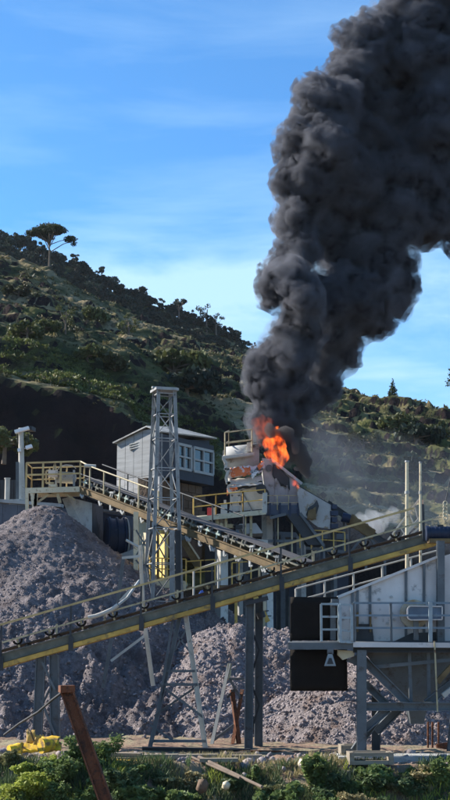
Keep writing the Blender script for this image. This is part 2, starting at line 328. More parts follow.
# ================================================================== SETTING
# ---- ground sheet
def ground_z(X, Y):
    edge = 36.9 + 0.35 * np.sin(X * 0.5) + 0.5 * vnoise(np.stack([X * 0.35, Y * 0 + 3.1], -1), 5)
    z = np.where(Y > edge, 0.0, -(edge - Y) * 0.60); z = np.maximum(z, -4.5)
    near = np.clip((12 - Y) / 8, 0, 1); z = z * (1 - near) + 1.5 * near
    det = 0.10 * fbm(np.stack([X * 0.8, Y * 0.8], -1), 4, seed=3) + 0.06 * fbm(np.stack([X * 3.5, Y * 3.5], -1), 3, seed=8)
    far = np.clip((Y - 70) / 60, 0, 1)
    return z + det * (1 + 1.5 * (Y < edge)) * np.exp(-((Y - 38) / 26) ** 2)
xs = np.concatenate([np.linspace(-2500, -60, 14), np.linspace(-40, -14, 30), np.arange(-13.8, 14, 0.16), np.linspace(14, 40, 30), np.linspace(60, 2500, 14)])
ys = np.concatenate([np.linspace(-300, 0, 6), np.linspace(3, 31, 20), np.arange(31.5, 50, 0.16), np.linspace(51, 110, 40), np.linspace(140, 3000, 14)])
GX, GY = np.meshgrid(xs, ys); Z = ground_z(GX, GY)
def gridfaces(nx, ny):
    i = np.arange(nx - 1)[None, :] + np.arange(ny - 1)[:, None] * nx; i = i.ravel(); return np.stack([i, i + 1, i + nx + 1, i + nx], -1)
def gridobj(name, X, Y, Z_, m, smooth=True, **tags):
    me = npmesh(name, np.stack([X, Y, Z_], -1).reshape(-1, 3), gridfaces(X.shape[1], X.shape[0]), m, smooth); return setp(addmesh(name, me), **tags)
gridobj('ground', GX, GY, Z, m_ground, kind='structure')
# ---- hillside with the cut bank below it
crest_px = [(-260, 150), (-120, 200), (0, 252), (25, 258), (50, 266), (80, 288), (120, 305), (150, 320), (170, 331), (210, 345), (250, 360), (300, 375), (350, 388), (400, 400), (450, 411), (600, 440), (800, 470)]
def crestY(px): return np.interp(px, [-300, 0, 250, 450, 800], [225, 210, 190, 178, 170])
cr = np.array([P(x, y, float(crestY(x))) for x, y in crest_px])
cut_px = [(-260, 330), (0, 376), (60, 393), (100, 405), (150, 432), (200, 462), (260, 492), (330, 515), (450, 540), (800, 560)]
ct = np.array([P(x, y, 112.0) for x, y in cut_px])
def hill_z(X, Y, detail=True):
    # lines of the crest and of the cut edge as functions of X (their Y too)
    pxx = 225 + X / np.maximum(Y, 1) * F
    Yc = np.interp(X, cr[:, 0], cr[:, 1]); Zc = np.interp(X, cr[:, 0], cr[:, 2])
    Zt = np.interp(X, ct[:, 0], ct[:, 2]); Yt = 112 + 3.5 * vnoise(np.stack([X * 0.12, X * 0 + 1.7], -1), 9) + 0.8 * vnoise(np.stack([X * 0.7, X * 0 + 5.7], -1), 19)
    Zb = np.interp(X, [-60, -22, -4, 2, 20, 60], [11, 10.6, 9.0, 6.0, 4.0, 3.0])
    Zb = np.minimum(Zb, Zt - 0.5); Wc = np.clip((Zt - Zb) * 0.26, 1.2, 9)
    t = np.clip((Y - Yt) / (Yc - Yt), 0, 1); z = Zt + (Zc - Zt) * (0.25 * np.sin(t * math.pi / 2) + 0.75 * t)
    s = np.clip((Y - (Yt - Wc)) / Wc, 0, 1); z = np.where(Y < Yt, Zb + (Zt - Zb) * s ** 0.85, z)
    # lower terrace sinks to the yard in front
    q = np.clip((Y - 68) / 22, 0, 1); z = np.where(Y < Yt - Wc, (Zb - 0.6) * (0.12 + 0.88 * q) + 0.6 * q, z)
    z = np.where(Y > Yc, Zc - (Y - Yc) * 0.38, z)
    if detail:
        k = np.clip((Y - Yt + 1) / 8, 0, 1)
        pt = np.stack([X, Y], -1)
        big = fbm(pt * 0.055, 3, 0.5, 31); mid = fbm(np.stack([X * 0.16 + Y * 0.05, Y * 0.26], -1), 4, 0.55, 41); fine = fbm(pt * 0.75, 3, 0.55, 51)
        zz = z + k * (big * 2.8 + mid * 1.5 * np.clip(1.2 - np.abs(t - .4), 0.4, 1)) * np.clip((1.06 - t) * 5, 0.25, 1)
        # ledges: steep little risers with flatter tops, running aslant
        step = 1.9; q = (zz + 0.13 * X + 1.2 * mid + .5 * fine) / step; fr_ = q - np.floor(q)
        led = (np.clip((fr_ - 0.62) / 0.34, 0, 1) - fr_) * step * 0.62
        zz = zz + led * k * np.clip(0.85 + 0.8 * vnoise(pt * 0.09, 61), 0, 1)
        cellb, cid = worley(pt * 0.42, 71)
        zz = zz + k * np.clip(0.45 - cellb, 0, 1) * 0.8 * (cid > 0.6)
        zz = zz + fine * (0.22 * k + 0.28) + k * (fbm(np.stack([X * 1.5 + Y * .4, Y * 1.9], -1), 3, .6, 55) * .22 - np.clip(.42 - worley(np.stack([X * .9, Y * 1.4], -1), 77)[0], 0, 1) * -.15)
        kc = np.clip((Y - (Yt - Wc - 1)) / 2, 0, 1) * np.clip((Yt + 1 - Y) / 2, 0, 1)
        zz = zz + kc * fbm(np.stack([X * 0.35, Y * 0.5, z * 0.5], -1), 4, .55, 81) * 1.0
        z = zz
    return z
hx = np.concatenate([np.linspace(-120, -46, 50), np.arange(-45.6, 45.6, 0.32), np.linspace(46, 130, 50)])
hy = np.concatenate([np.linspace(68, 100, 44), np.arange(100.5, 128, 0.36), np.arange(128, 224, 0.38), np.linspace(225, 300, 24)])
HX, HY = np.meshgrid(hx, hy); HZ = hill_z(HX, HY)
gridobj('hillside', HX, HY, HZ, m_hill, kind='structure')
# ---- far wooded ridge behind
far_px = [(-400, 190), (-150, 215), (0, 240), (30, 249), (60, 262), (90, 277), (120, 294), (150, 306), (190, 322), (220, 334), (250, 352), (300, 380), (360, 420), (500, 470)]
fr = np.array([P(x, y, 330.0) for x, y in far_px])
fx = np.arange(-160, 90, 1.5); fy = np.concatenate([np.linspace(262, 300, 12), np.arange(301, 370, 1.5)])
FX, FY = np.meshgrid(fx, fy); Zr = np.interp(FX, fr[:, 0], fr[:, 2])
FZ = Zr - np.abs(FY - 330) * 0.42 - (FY < 330) * 2 + 3.0 * fbm(np.stack([FX, FY], -1) * 0.06, 4, seed=5)
gridobj('far_ridge', FX, FY, FZ, m_hill, kind='structure')
# ================================================================== VEGETATION BEHIND
def leafquads(pts, size, seed=0, flat=0.0, tri=False):
    g = np.random.default_rng(seed); n = len(pts)
    a = g.normal(size=(n, 3)); a /= np.linalg.norm(a, axis=1)[:, None]; b = g.normal(size=(n, 3)); b[:, 2] *= (1 - flat); a[:, 2] *= (1 - flat)
    b -= (a * b).sum(1)[:, None] * a; b /= np.linalg.norm(b, axis=1)[:, None]; a /= np.linalg.norm(a, axis=1)[:, None]
    s = (size * g.uniform(0.6, 1.35, n))[:, None]
    v = np.stack([pts - a * s, pts + b * s * 0.55, pts + a * s, pts - b * s * 0.55], 1).reshape(-1, 3)
    f = np.arange(n * 4).reshape(n, 4); return v, f
def blobpts(blobs, n, seed=0, shell=0.55):
    g = np.random.default_rng(seed); wts = np.array([b[3] * b[4] * b[3] for b in blobs], float); wts /= wts.sum(); idx = g.choice(len(blobs), n, p=wts)
    B = np.array(blobs)[idx]; d = g.normal(size=(n, 3)); d /= np.linalg.norm(d, axis=1)[:, None]; r = (shell + (1 - shell) * g.random(n) ** 0.6)[:, None] * g.uniform(0.82, 1.08, (n, 1))
    return B[:, :3] + d * r * np.stack([B[:, 3], B[:, 3], B[:, 4]], 1)
def tree_meshes(kind, seed):
    g = random.Random(seed); tr = MB(); blobs = []
    if kind == 'umbrella':
        H = 6.3; pts = [(0, 0, -0.5), (0.05, 0, 2.0), (-0.05, 0, 4.0)]
        for a, b, r0, r1 in ((pts[0], pts[1], .15, .11), (pts[1], pts[2], .11, .08)): tr.tube(a, b, r0, r1)
        for k in range(15):
            an = k * 2.4; rr = g.uniform(1.0, 3.3); zz = 5.9 - 0.11 * rr ** 2 + g.uniform(-.25, .2)
            e = (rr * math.cos(an), rr * math.sin(an), zz); st = (0, 0, g.uniform(2.6, 4.0)); md = (e[0] * .5, e[1] * .5, st[2] + (zz - st[2]) * 0.62)
            tr.tube(st, md, .075, .05, 6); tr.tube(md, e, .05, .03, 6)
            blobs.append((*e, g.uniform(.85, 1.3), g.uniform(.32, .5)))
        blobs += [(0, 0, 6.05, 1.9, .5), (2.9, 0, 4.3, .9, .55), (3.5, .4, 3.7, .55, .4), (-1.2, .5, 5.9, 1.3, .45)]; tr.tube((0, 0, 2.3), (2.0, 0, 3.6), .08, .06, 6); tr.tube((2.0, 0, 3.6), (3.2, .1, 4.0), .06, .03, 6)
        pts = blobpts(blobs, 8500, seed, .25); s = .15
    elif kind == 'conifer':
        H = 5; tr.tube((0, 0, -.4), (0, 0, 4.6), .13, .03)
        for k in range(34):
            zz = .8 + 4.0 * k / 34; rr = (1.25 * (1 - (k / 34)) + .12) * g.uniform(.75, 1.1); an = k * 2.4
            blobs.append((math.cos(an) * rr * .5, math.sin(an) * rr * .5, zz, rr * .55, .32))
        pts = blobpts(blobs, 1500, seed, .4); s = .17
    else:
        nb, sp, hh, s, n = {'broad': (13, 2.0, 3.6, .25, 1700), 'tall': (11, 1.3, 5.4, .22, 1300), 'bush': (9, 1.5, 1.2, .22, 1000), 'sparse': (8, 1.3, 3.8, .17, 460)}[kind]
        tr.tube((0, 0, -.6), (.1, 0, hh * .55), .17, .11); tr.tube((.1, 0, hh * .55), (.05, .1, hh * .95), .11, .05)
        for k in range(nb):
            an = k * 2.4 + g.uniform(-.4, .4); rr = sp * g.uniform(.25, 1); zz = hh * g.uniform(.55, 1.12) - rr * .12
            e = (rr * math.cos(an), rr * math.sin(an), zz); tr.tube((.08, 0, hh * g.uniform(.35, .7)), e, .06, .02, 5)
            q = g.uniform(.5, 1.05) * (sp / 1.8); blobs.append((*e, q, q * g.uniform(.6, .85)))
        pts = blobpts(blobs, n, seed, .45)
    v, f = leafquads(pts, s, seed); return v, f, tr
TREES = {}
def tree(kind, seed, m, loc, sc_, rz, name, label, cat, group=None, trunk=m_bark):
    key = (kind, seed, m.name)
    if key not in TREES:
        v, f, tr = tree_meshes(kind, seed); TREES[key] = (npmesh('crown', v, f, m), local_mesh(tr, 'trunk', trunk))
    t = thing(name, loc, label, cat, group); t.rotation_euler = (0, 0, rz); t.scale = (sc_,) * 3
    for nm, me in zip(('crown', 'trunk'), TREES[key]):
        o = bpy.data.objects.new(nm, me); COL.objects.link(o); o.parent = t
    return t
def hz(x, y): return float(hill_z(np.array([x]), np.array([y]))[0])
def onhill(px, Y): X = (px - 225) / F * Y * 0.99; return Vector((X, Y, hz(X, Y)))
q = onhill(50, 207); tree('umbrella', 3, l_pine, P(49, 268, q.y), 1.05, R(0), 'pine_tree', 'lone flat-topped umbrella pine on the left crest of the hill against the sky', 'tree')
# individual trees and bushes on the near hillside
spots = [(125, 158, 'sparse', .95, l_olive, 'slim pale green tree alone halfway up the slope above the lattice mast'),
         (172, 133, 'bush', 1.9, l_olive, 'broad olive green bush just behind the top of the lattice mast'),
         (187, 131, 'bush', 1.7, l_forest, 'dark bush to the right of the olive bush behind the lattice mast'),
         (93, 165, 'bush', 1.3, l_olive, 'round yellow green bush below the lone umbrella pine on the slope'),
         (60, 128, 'sparse', .62, l_olive, 'small leafy tree at the upper edge of the dark earth bank on the left'),
         (20, 122, 'bush', 1.0, l_olive, 'light green bush at the left edge above the dark bank'),
         (37, 126, 'bush', .85, l_olive, 'second light green bush from the left above the dark bank'),
         (84, 122, 'bush', .9, l_olive, 'bright bush on the lip of the dark bank left of the mast'),
         (112, 123, 'bush', 1.0, l_scrub, 'brownish bush on the lip of the dark bank nearest the mast'),
         (10, 150, 'bush', .9, l_scrub, 'dull bush on the far left of the slope at mid height'),
         (397, 176, 'conifer', .78, l_pine, 'small dark cone-shaped conifer standing on the right crest of the hill'),
         (420, 140, 'bush', 1.5, l_forest, 'large dark bush on the right slope straight above the cream masts'),
         (395, 150, 'bush', 1.5, l_olive, 'green bush high on the right slope, left of the cream masts'),
         (412, 130, 'bush', 1.2, l_forest, 'dark bush low on the right slope beside the cream masts'),
         (365, 135, 'bush', 1.1, l_scrub, 'dull scrubby bush on the right slope just beyond the burning screen house'),
         (442, 145, 'bush', 1.2, l_olive, 'green bush at the right edge of the frame on the slope')]
for i, (px, Y, kd, s, m, lab) in enumerate(spots):
    tree(kd, 20 + i % 5, m, onhill(px, Y) + Vector((0, 0, -.15)), s, i * 1.3, 'hillside_tree' if kd in ('sparse', 'conifer') else 'hillside_bush', lab, 'tree' if kd in ('sparse', 'conifer') else 'bush', 'trees and bushes dotted over the hillside')
# branch of a nearer tree poking in at the right edge
t = thing('leafy_branch_tree', P(463, 640, 95), 'dark green tree whose leafy branch tip shows at the right edge above the crest', 'tree')
g_ = MB(); b0 = P(463, 640, 95); b1 = P(462, 380, 95); g_.tube(b0, b1, .25, .1); g_.tube(b1 - Vector((0, 0, 1.5)), P(450, 383, 95), .06, .03, 6); g_.build('trunk', m_bark, t)
c0 = P(449, 382, 95); c1 = P(462, 372, 95); c2 = P(466, 392, 95)
v, f = leafquads(blobpts([(*c0, .38, .5), (*c1, 1.0, .9), (*c2, 1.0, .8)], 1500, 5, .2), .09, 5)
setp(addmesh('crown', npmesh('crown', v - np.array(b0), f, l_pine), t), None)
# ridge forest: every tree that shows against the sky or the ridge, one by one
k = 0
for row, (Y, dz, cnt, s0) in enumerate(((331, 0, 46, 1.15), (322, -2.0, 42, 1.15), (312, -6.0, 40, 1.1))):
    for j in range(cnt):
        px = -12 + (j + rnd.uniform(-.35, .35)) * 285 / cnt; X = (px - 225) / F * Y
        z = float(np.interp(X, fr[:, 0], fr[:, 2])) - abs(Y - 330) * 0.42 - (2 if Y < 330 else 0) - .8
        kd = ('broad', 'broad', 'bush', 'tall', 'broad')[k % 5]; s = s0 * rnd.uniform(.75, 1.25) * (1.3 if kd == 'bush' else .8)
        tree(kd, 40 + k % 6, l_forest, (X, Y, z), s, rnd.uniform(0, 6.28), 'ridge_tree', 'dark leafy tree in the wood along the far ridge', 'tree', 'trees of the wood along the far ridge'); k += 1
for px, s, lab in ((178, 1.35, 'feathery tree rising above the ridge wood at its middle'), (206, 1.45, 'tall thin-crowned tree standing out of the ridge wood nearest the smoke'), (216, 1.25, 'bare-trunked tree with a loose crown at the right of the ridge wood')):
    X = (px - 225) / F * 328; z = float(np.interp(X, fr[:, 0], fr[:, 2])) - 1
    tree('sparse', 60 + px % 3, l_forest, (X, 328, z), s, px, 'ridge_tree', lab, 'tree', 'tall trees standing out of the ridge wood')
# scrub and dry grass over the hillside: nobody could count it
def clumps(P0, size, nleaf, seed, m, name, label, leaf=.3, flat=0.45):
    g = np.random.default_rng(seed); n = len(P0); L = np.repeat(P0, nleaf, 0); S = np.repeat(size, nleaf)
    d = g.normal(size=L.shape); d /= np.linalg.norm(d, axis=1)[:, None]; d[:, 2] = np.abs(d[:, 2]) * (1 - flat); r = g.random(len(L)) ** .4
    v, f = leafquads(L + d * (S * r)[:, None], S * leaf, seed); o = addmesh(name, npmesh(name, v, f, m)); return setp(o, label, None, None, 'stuff')
nS = 4200; Xs = nr.uniform(-48, 46, nS); Ys = 108 + (225 - 108) * nr.random(nS) ** 1.1
dens = fbm(np.stack([Xs * .09, Ys * .14], -1), 4, seed=91); keep = (dens > -.05) & (np.abs(Xs) < Ys * .175 + 3); Xs, Ys = Xs[keep], Ys[keep]
Zs = hill_z(Xs, Ys); Yt_ = 112; PP = np.stack([Xs, Ys, Zs], -1); on = Zs > np.interp(Xs, ct[:, 0], ct[:, 2]) - 1.0; PP = PP[on]
sz = nr.uniform(.25, .75, len(PP)) * (1 + .9 * (nr.random(len(PP)) > .93)); h = len(PP) // 2
clumps(PP[:h], sz[:h], 12, 1, l_scrub, 'hillside_scrub', 'low dull green scrub scattered over the hillside')
clumps(PP[h:], sz[h:] * .8, 12, 2, leafmat('dry_hill_grass', (0.15, 0.125, 0.055), .5, .15), 'hillside_grass', 'dry yellowish grass tufts on the hillside ledges')
nS = 13000; Xs = nr.uniform(-48, 46, nS); Ys = 110 + 112 * nr.random(nS); kk = (np.abs(Xs) < Ys * .175 + 2) & (fbm(np.stack([Xs * .2, Ys * .35], -1), 3, seed=95) > -.12); Xs, Ys = Xs[kk], Ys[kk]; Zs = hill_z(Xs, Ys); kk = Zs > np.interp(Xs, ct[:, 0], ct[:, 2]) - .6
clumps(np.stack([Xs, Ys, Zs], -1)[kk], nr.uniform(.12, .38, kk.sum()), 7, 4, l_scrub, 'hillside_scrub', 'small dark scrub dotted over the hillside ledges', .42)
# bright grass along the lip of the dark bank
n = 2600; px = nr.uniform(-10, 215, n); X = (px - 225) / F * 114; Y = 112.2 + 9 * nr.random(n) ** 1.6; Zl = hill_z(X, Y)
clumps(np.stack([X, Y, Zl], -1), nr.uniform(.2, .6, n), 10, 3, leafmat('lip_grass', (0.10, 0.115, 0.03), .4, .3), 'bank_edge_grass', 'bright yellow green grass along the lip of the dark earth bank')
# ================================================================== GRAVEL PILES
def stones(pts, size, m, name, parent, label=None, seed=3):
    g = np.random.default_rng(seed); n = len(pts); ph = (1 + 5 ** .5) / 2
    iv = np.array([(-1, ph, 0), (1, ph, 0), (-1, -ph, 0), (1, -ph, 0), (0, -1, ph), (0, 1, ph), (0, -1, -ph), (0, 1, -ph), (ph, 0, -1), (ph, 0, 1), (-ph, 0, -1), (-ph, 0, 1)]) / 1.9
    fi = np.array([(0, 11, 5), (0, 5, 1), (0, 1, 7), (0, 7, 10), (0, 10, 11), (1, 5, 9), (5, 11, 4), (11, 10, 2), (10, 7, 6), (7, 1, 8), (3, 9, 4), (3, 4, 2), (3, 2, 6), (3, 6, 8), (3, 8, 9), (4, 9, 5), (2, 4, 11), (6, 2, 10), (8, 6, 7), (9, 8, 1)])
    A = g.normal(size=(n, 3, 3)); Q = np.linalg.qr(A)[0]; sc3 = g.uniform(.45, 1.25, (n, 1, 3))
    V = iv[None] * sc3 * g.uniform(.75, 1.2, (n, 12, 1)); V = np.einsum('nij,nkj->nki', Q, V) * size[:, None, None] + pts[:, None, :]
    Fc = (fi[None] + (np.arange(n) * 12)[:, None, None]).reshape(-1, 3)
    off = np.array(BASE[parent.name]) if parent is not None else 0
    o = addmesh(name, npmesh(name, V.reshape(-1, 3) - off, Fc, m), parent); return setp(o, label, None, None, 'stuff')
def pile(name, label, zfun, x0, x1, y0, y1, step, m, ms, nst, smin, smax, seed, group='gravel heaps round the conveyors'):
    c = ((x0 + x1) / 2, (y0 + y1) / 2, 0); t = thing(name, c, label, 'gravel heap', group)
    X, Y = np.meshgrid(np.arange(x0, x1, step), np.arange(y0, y1, step)); Zp = zfun(X, Y)
    me = npmesh('heap', np.stack([X - c[0], Y - c[1], Zp], -1).reshape(-1, 3), gridfaces(X.shape[1], X.shape[0]), m, True); addmesh('heap', me, t)
    g = np.random.default_rng(seed); sx = g.uniform(x0 + .2, x1 - .2, nst); sy = g.uniform(y0 + .2, y1 - .2, nst); szz = zfun(sx, sy); k = (szz > .02) & (np.abs(sx) < sy * .178 + .6)
    # more and bigger stones low down, where they roll to
    k &= g.random(nst) < np.clip(1.25 - szz / 11, .35, 1)
    s = (smin + (smax - smin) * g.random(nst) ** 5) * np.clip(1.25 - szz / 12, .6, 1.15)
    stones(np.stack([sx, sy, szz + s * .12], -1)[k], s[k], ms, 'stones', t, None, seed); return t
def rough(X, Y, s, amp, seed):
    p = np.stack([X, Y], -1); a, ca = worley(p / s, seed); b, cb = worley(p / (s * .45), seed + 3)
    return amp * (np.clip(.62 - a, 0, 1) * 1.3 * (.4 + ca) + np.clip(.6 - b, 0, 1) * .55)
pk = P(44, 508, 59.5); SL = .72
def z_left(X, Y):
    d = np.sqrt((X - pk.x) ** 2 + ((Y - pk.y) * 1.0) ** 2); z = pk.z + .15 - SL * np.sqrt(d * d + .35) + .3
    z = z + .55 * fbm(np.stack([X * .28, Y * .28], -1), 4, seed=101) * np.clip(d / 2.5, 0.1, 1)
    # slumped lumpy apron lower right
    low = np.clip((6.6 - z) / 4.5, 0, 1) * np.clip((X + 8.8) / 2.5, 0.15, 1)
    z = z + low * (rough(X, Y, .70, .70, 111) + .6 * fbm(np.stack([X * .9, Y * .9], -1), 3, seed=121)) + rough(X, Y, .24, .13, 131)
    return np.maximum(z, -.15)
pile('gravel_heap', 'tall dark purple grey gravel heap under the head of the upper conveyor', z_left, -16, 4.5, 46, 68, .09, m_heap, m_rock, 110000, .012, .075, 201)
def z_mid(X, Y):
    y0 = 52.6; zc = np.interp(X, [-6.6, -2.6, -0.9, .4, 3.5, 6.5, 12, 16], [-.6, 2.3, 3.25, 3.45, 3.3, 3.0, 2.6, 2.2]); zc = zc + .35 * fbm(np.stack([X * .35, X * 0], -1), 3, seed=141)
    z = zc - .66 * np.sqrt((Y - y0) ** 2 + .5) + .45
    z = z + .35 * fbm(np.stack([X * .5, Y * .5], -1), 4, seed=151) + rough(X, Y, .34, .20, 161) + np.clip((X - 2.5) / 3, 0, 1) * rough(X, Y, .55, .3, 171)
    return np.maximum(z, -.15)
pile('gravel_heap', 'long low tan and purple gravel heap behind the trestle legs', z_mid, -7, 13, 45.5, 58, .08, m_heap2, m_rock2, 70000, .012, .075, 202)
pk3 = P(355, 640, 47.5)
def z_r(X, Y):
    d = np.sqrt(((X - pk3.x - 1.1) / 1.35) ** 2 + (Y - 48.2) ** 2); z = 3.0 - .68 * np.sqrt(d * d + .2) + .3 * fbm(np.stack([X * .6, Y * .6], -1), 4, seed=181) + rough(X, Y, .3, .14, 191)
    return np.maximum(z, -.15)
pile('gravel_heap', 'pale gravel heap rising behind the legs of the right hopper', z_r, 1, 12, 43.6, 53, .08, m_heap2, m_rock2, 28000, .012, .07, 203)
def z_b(X, Y):
    d = np.sqrt(((X + .9) / 1.3) ** 2 + (Y - 63) ** 2); z = 4.9 - .6 * np.sqrt(d * d + .2) + .3 * fbm(np.stack([X * .5, Y * .5], -1), 3, seed=281) + rough(X, Y, .4, .15, 291)
    return np.maximum(z, -.15)
pile('gravel_heap', 'small brown heap half hidden behind the concrete columns of the screen house', z_b, -9, 7, 57.5, 69, .14, m_heap2, m_rock2, 4000, .05, .15, 204)
# ================================================================== YARD STRUCTURES BEHIND
V3 = Vector; UP = V3((0, 0, 1))
# terrace retaining wall at left, with its posts
t = thing('retaining_wall', P(20, 560, 68), 'dark blue grey retaining wall behind the tall gravel heap', 'wall')
a = P(-70, 498, 70); b = P(62, 508, 69); c = P(165, 520, 72)
for k in range(9):
    p = lerp(a, b, k / 9); q = lerp(a, b, (k + 1) / 9); d = (q - p) * .008
    MB().prism([V3((p.x, p.y, 0)) + d, V3((q.x, q.y, 0)) - d, q - d, p + d], (0, .3, 0)).build('panel', m_retwall, t)
MB().bar(a + V3((0, .1, .12)), b + V3((0, .1, .12)), .55, .16).build('coping', m_conc, t)
t = thing('retaining_wall', P(110, 560, 72), 'low dark wall behind the navy drum', 'wall')
for k in range(5):
    p = lerp(b, c, k / 5); q = lerp(b, c, (k + 1) / 5); d = (q - p) * .01
    MB().prism([V3((p.x, p.y, 0)) + d, V3((q.x, q.y, 0)) - d, q - d, p + d], (0, .3, 0)).build('panel', m_retwall, t)
# terrace floor just behind the walls
g_ = MB(); g_.prism([P(-120, 503, 70.5), P(62, 510, 69.5), P(160, 522, 72.5), P(235, 540, 74), P(235, 540, 74) + V3((2, 26, .5)), P(-120, 503, 70.5) + V3((-8, 26, .5))], (0, 0, -.3))
g_.build('terrace', m_ground, None, kind='structure')
# lamp post
z0 = P(22, 509, 71)
t = thing('lamp_post', z0, 'tall white lamp post with two floodlight arms left of the conveyor platform', 'lamp post')
MB().tube(z0, P(21, 428, 71), .17, .13, 10).build('pole', m_white, t)
MB().bar(z0 + V3((-.22, 0, 0)), P(17.5, 462, 71), .16).build('conduit', m_steel, t)
for (x0, y0, x1, y1) in ((15, 432, 29, 428), (18, 450.5, 21, 450), (26, 448, 32, 446)):
    l = MB().bar(P(x0, y0, 70.8), P(x1, y1, 70.8), .34, .16).build('floodlight', m_lamp, t)
MB().bar(P(21, 449.5, 71), P(26, 448, 71), .06).build('arm', m_white, t); MB().bar(P(29, 428, 71), P(33, 430, 71.6), .3, .2).build('floodlight', m_dark, t)
[MB().tube(P(x, 434, 71), P(x + .4, 441 + x % 3, 71), .02, n=5).build('hanging_cable', m_dark, t) for x in (17, 18.5, 26, 28)]
t = thing('white_post', P(7, 503, 71.5), 'short plain white post left of the lamp post', 'post')
MB().tube(P(7, 503, 71.5), P(7.5, 479, 71.5), .13, .13, 10).build('shaft', m_white, t); MB().tube(P(7.5, 479, 71.5), P(7.5, 478, 71.5), .16, .16, 10).build('cap', m_white, t)
t = thing('rubble_block', P(17, 509, 70.8), 'pale concrete rubble block at the foot of the lamp post', 'rubble'); g_ = MB(); g_.box(P(17, 504.5, 70.8), (.75, .7, .36), .2); g_.box(P(16, 500.8, 70.9), (.5, .5, .12), -.1); g_.build('block', m_conc, t)
t = thing('board_fence', P(0, 505, 72.5), 'faint dark board fence behind the white post', 'fence')
for k in range(9):
    MB().bar(P(-6 + k * 2.6, 505, 72.5), P(-6 + k * 2.6, 480, 72.5), .115, .03, (0, 1, 0)).build('plank', m_dark, t)
bx_ = P(3, 410, 98); tree('bush', 22, l_olive, (P(4, 455, 99)).to_tuple(), 1.1, 1.0, 'hillside_bush', 'small pale bush on the dark bank left of the lamp post', 'bush')
# ---- control building
t = thing('control_building', P(158, 520, 62), 'small grey control building with white-framed windows on a brown base, left of the fire', 'building')
A = P(117, 443, 64.0); Bt = P(148, 427.5, 62.4); C_ = P(160, 433, 61.8); D = P(214, 439, 66.0)
A0 = P(117, 487, 64.0); C0 = P(160, 507, 61.8); D0 = P(214, 482, 66.0); C1 = P(160, 479.5, 61.8)
def mid(p, q, s): return lerp(p, q, s)
inw = V3((.12, .16, 0))
m_lowclad = mat('pale_lower_wall_sheet', (.33, .33, .33), .8, 0, .14, 1.2, dirt=(.22, .22, .21), dscale=1.8, dcut=(.48, .66), stretch=(1, 1, 3))
# left wall as two courses of sheets
zsplit = P(139, 477, 62.9).z
def vert(p, z): return V3((p.x, p.y, z))
Am, Cm, Bm = vert(A, zsplit), vert(C_, zsplit), vert(Bt, zsplit)
fr_s = lambda s: lerp(A, C_, s)
def topz(s): return A.z + (Bt.z - A.z) * min(1, s / .72) + (0 if s < .72 else (C_.z - Bt.z) * (s - .72) / .28)
nseg = 5
for k in range(nseg):
    s0, s1 = k / nseg + .004, (k + 1) / nseg - .004
    p, q = fr_s(s0), fr_s(s1)
    MB().prism([vert(p, zsplit + .01), vert(q, zsplit + .01), vert(q, topz(s1)), vert(p, topz(s0))], inw).build('wall_panel', m_clad, t)
    MB().prism([vert(p, C0.z), vert(q, C0.z), vert(q, zsplit - .01), vert(p, zsplit - .01)], inw * .8 + V3((.03, .03, 0))).build('wall_panel', m_lowclad, t)
# vent slots in left wall
dl = (C_ - A).normalized(); nl = V3((dl.y, -dl.x, 0)).normalized()
f_ = MB(); f_.bar(P(130, 447, 63.3) + nl * .02, P(144, 443.5, 62.8) + nl * .02, .05, .30); vt = f_.build('vent', m_steel, t)
for k in range(3): MB().bar(P(130.5, 449.5 - k * 2.4, 63.27) + nl * .06, P(143.5, 446 - k * 2.4, 62.77) + nl * .06, .03, .05).build('slat', m_conc, vt)
# right (window) wall
dr = (D - C_); dr.z = 0; L = dr.length; dr.normalize(); nrm = V3((dr.y, -dr.x, 0)); nrm = nrm if nrm.y < 0 else -nrm
zt0, zt1 = C_.z, D.z; zb = D0.z; zc = C1.z
zb = (zb + zc) / 2
def wp(s, z, o=0): return V3((C_.x, C_.y, 0)) + dr * (s * L) + V3((0, 0, z)) + nrm * o
H_ = zt0 - zb
wins = [(.34, .52, .40, .80), (.60, .97, .26, .84)]
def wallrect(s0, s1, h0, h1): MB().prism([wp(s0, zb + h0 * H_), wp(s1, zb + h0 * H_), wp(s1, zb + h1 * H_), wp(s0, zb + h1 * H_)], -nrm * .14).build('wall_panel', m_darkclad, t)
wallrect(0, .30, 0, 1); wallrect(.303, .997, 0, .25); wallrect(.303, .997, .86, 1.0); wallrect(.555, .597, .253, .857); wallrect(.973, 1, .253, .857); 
for s0, s1, h0, h1 in ((.31, .55, .26, .84), (.60, .97, .26, .84)):
    w_ = MB(); e = .05
    corners = [wp(s0, zb + h0 * H_, .02), wp(s1, zb + h0 * H_, .02), wp(s1, zb + h1 * H_, .02), wp(s0, zb + h1 * H_, .02)]
    for i in range(4): w_.bar(corners[i], corners[(i + 1) % 4], .11 if i % 2 else .12, .11, nrm)
    sm = (s0 + s1) / 2; hm = (h0 * .5 + h1 * .5)
    w_.bar(wp(sm, zb + h0 * H_, .022), wp(sm, zb + h1 * H_, .022), .08, .08, nrm); w_.bar(wp(s0, zb + hm * H_, .024), wp(s1, zb + hm * H_, .024), .08, .08)
    wo_ = w_.build('window', m_frame, t)
    for a0, a1 in ((s0, sm), (sm, s1)):
        for b0_, b1_ in ((h0, hm), (hm, h1)):
            MB().prism([wp(a0 + .006, zb + b0_ * H_ + .02, -.03), wp(a1 - .006, zb + b0_ * H_ + .02, -.03), wp(a1 - .006, zb + b1_ * H_ - .02, -.03), wp(a0 + .006, zb + b1_ * H_ - .02, -.03)], -nrm * .02).build('pane', m_glass, wo_)
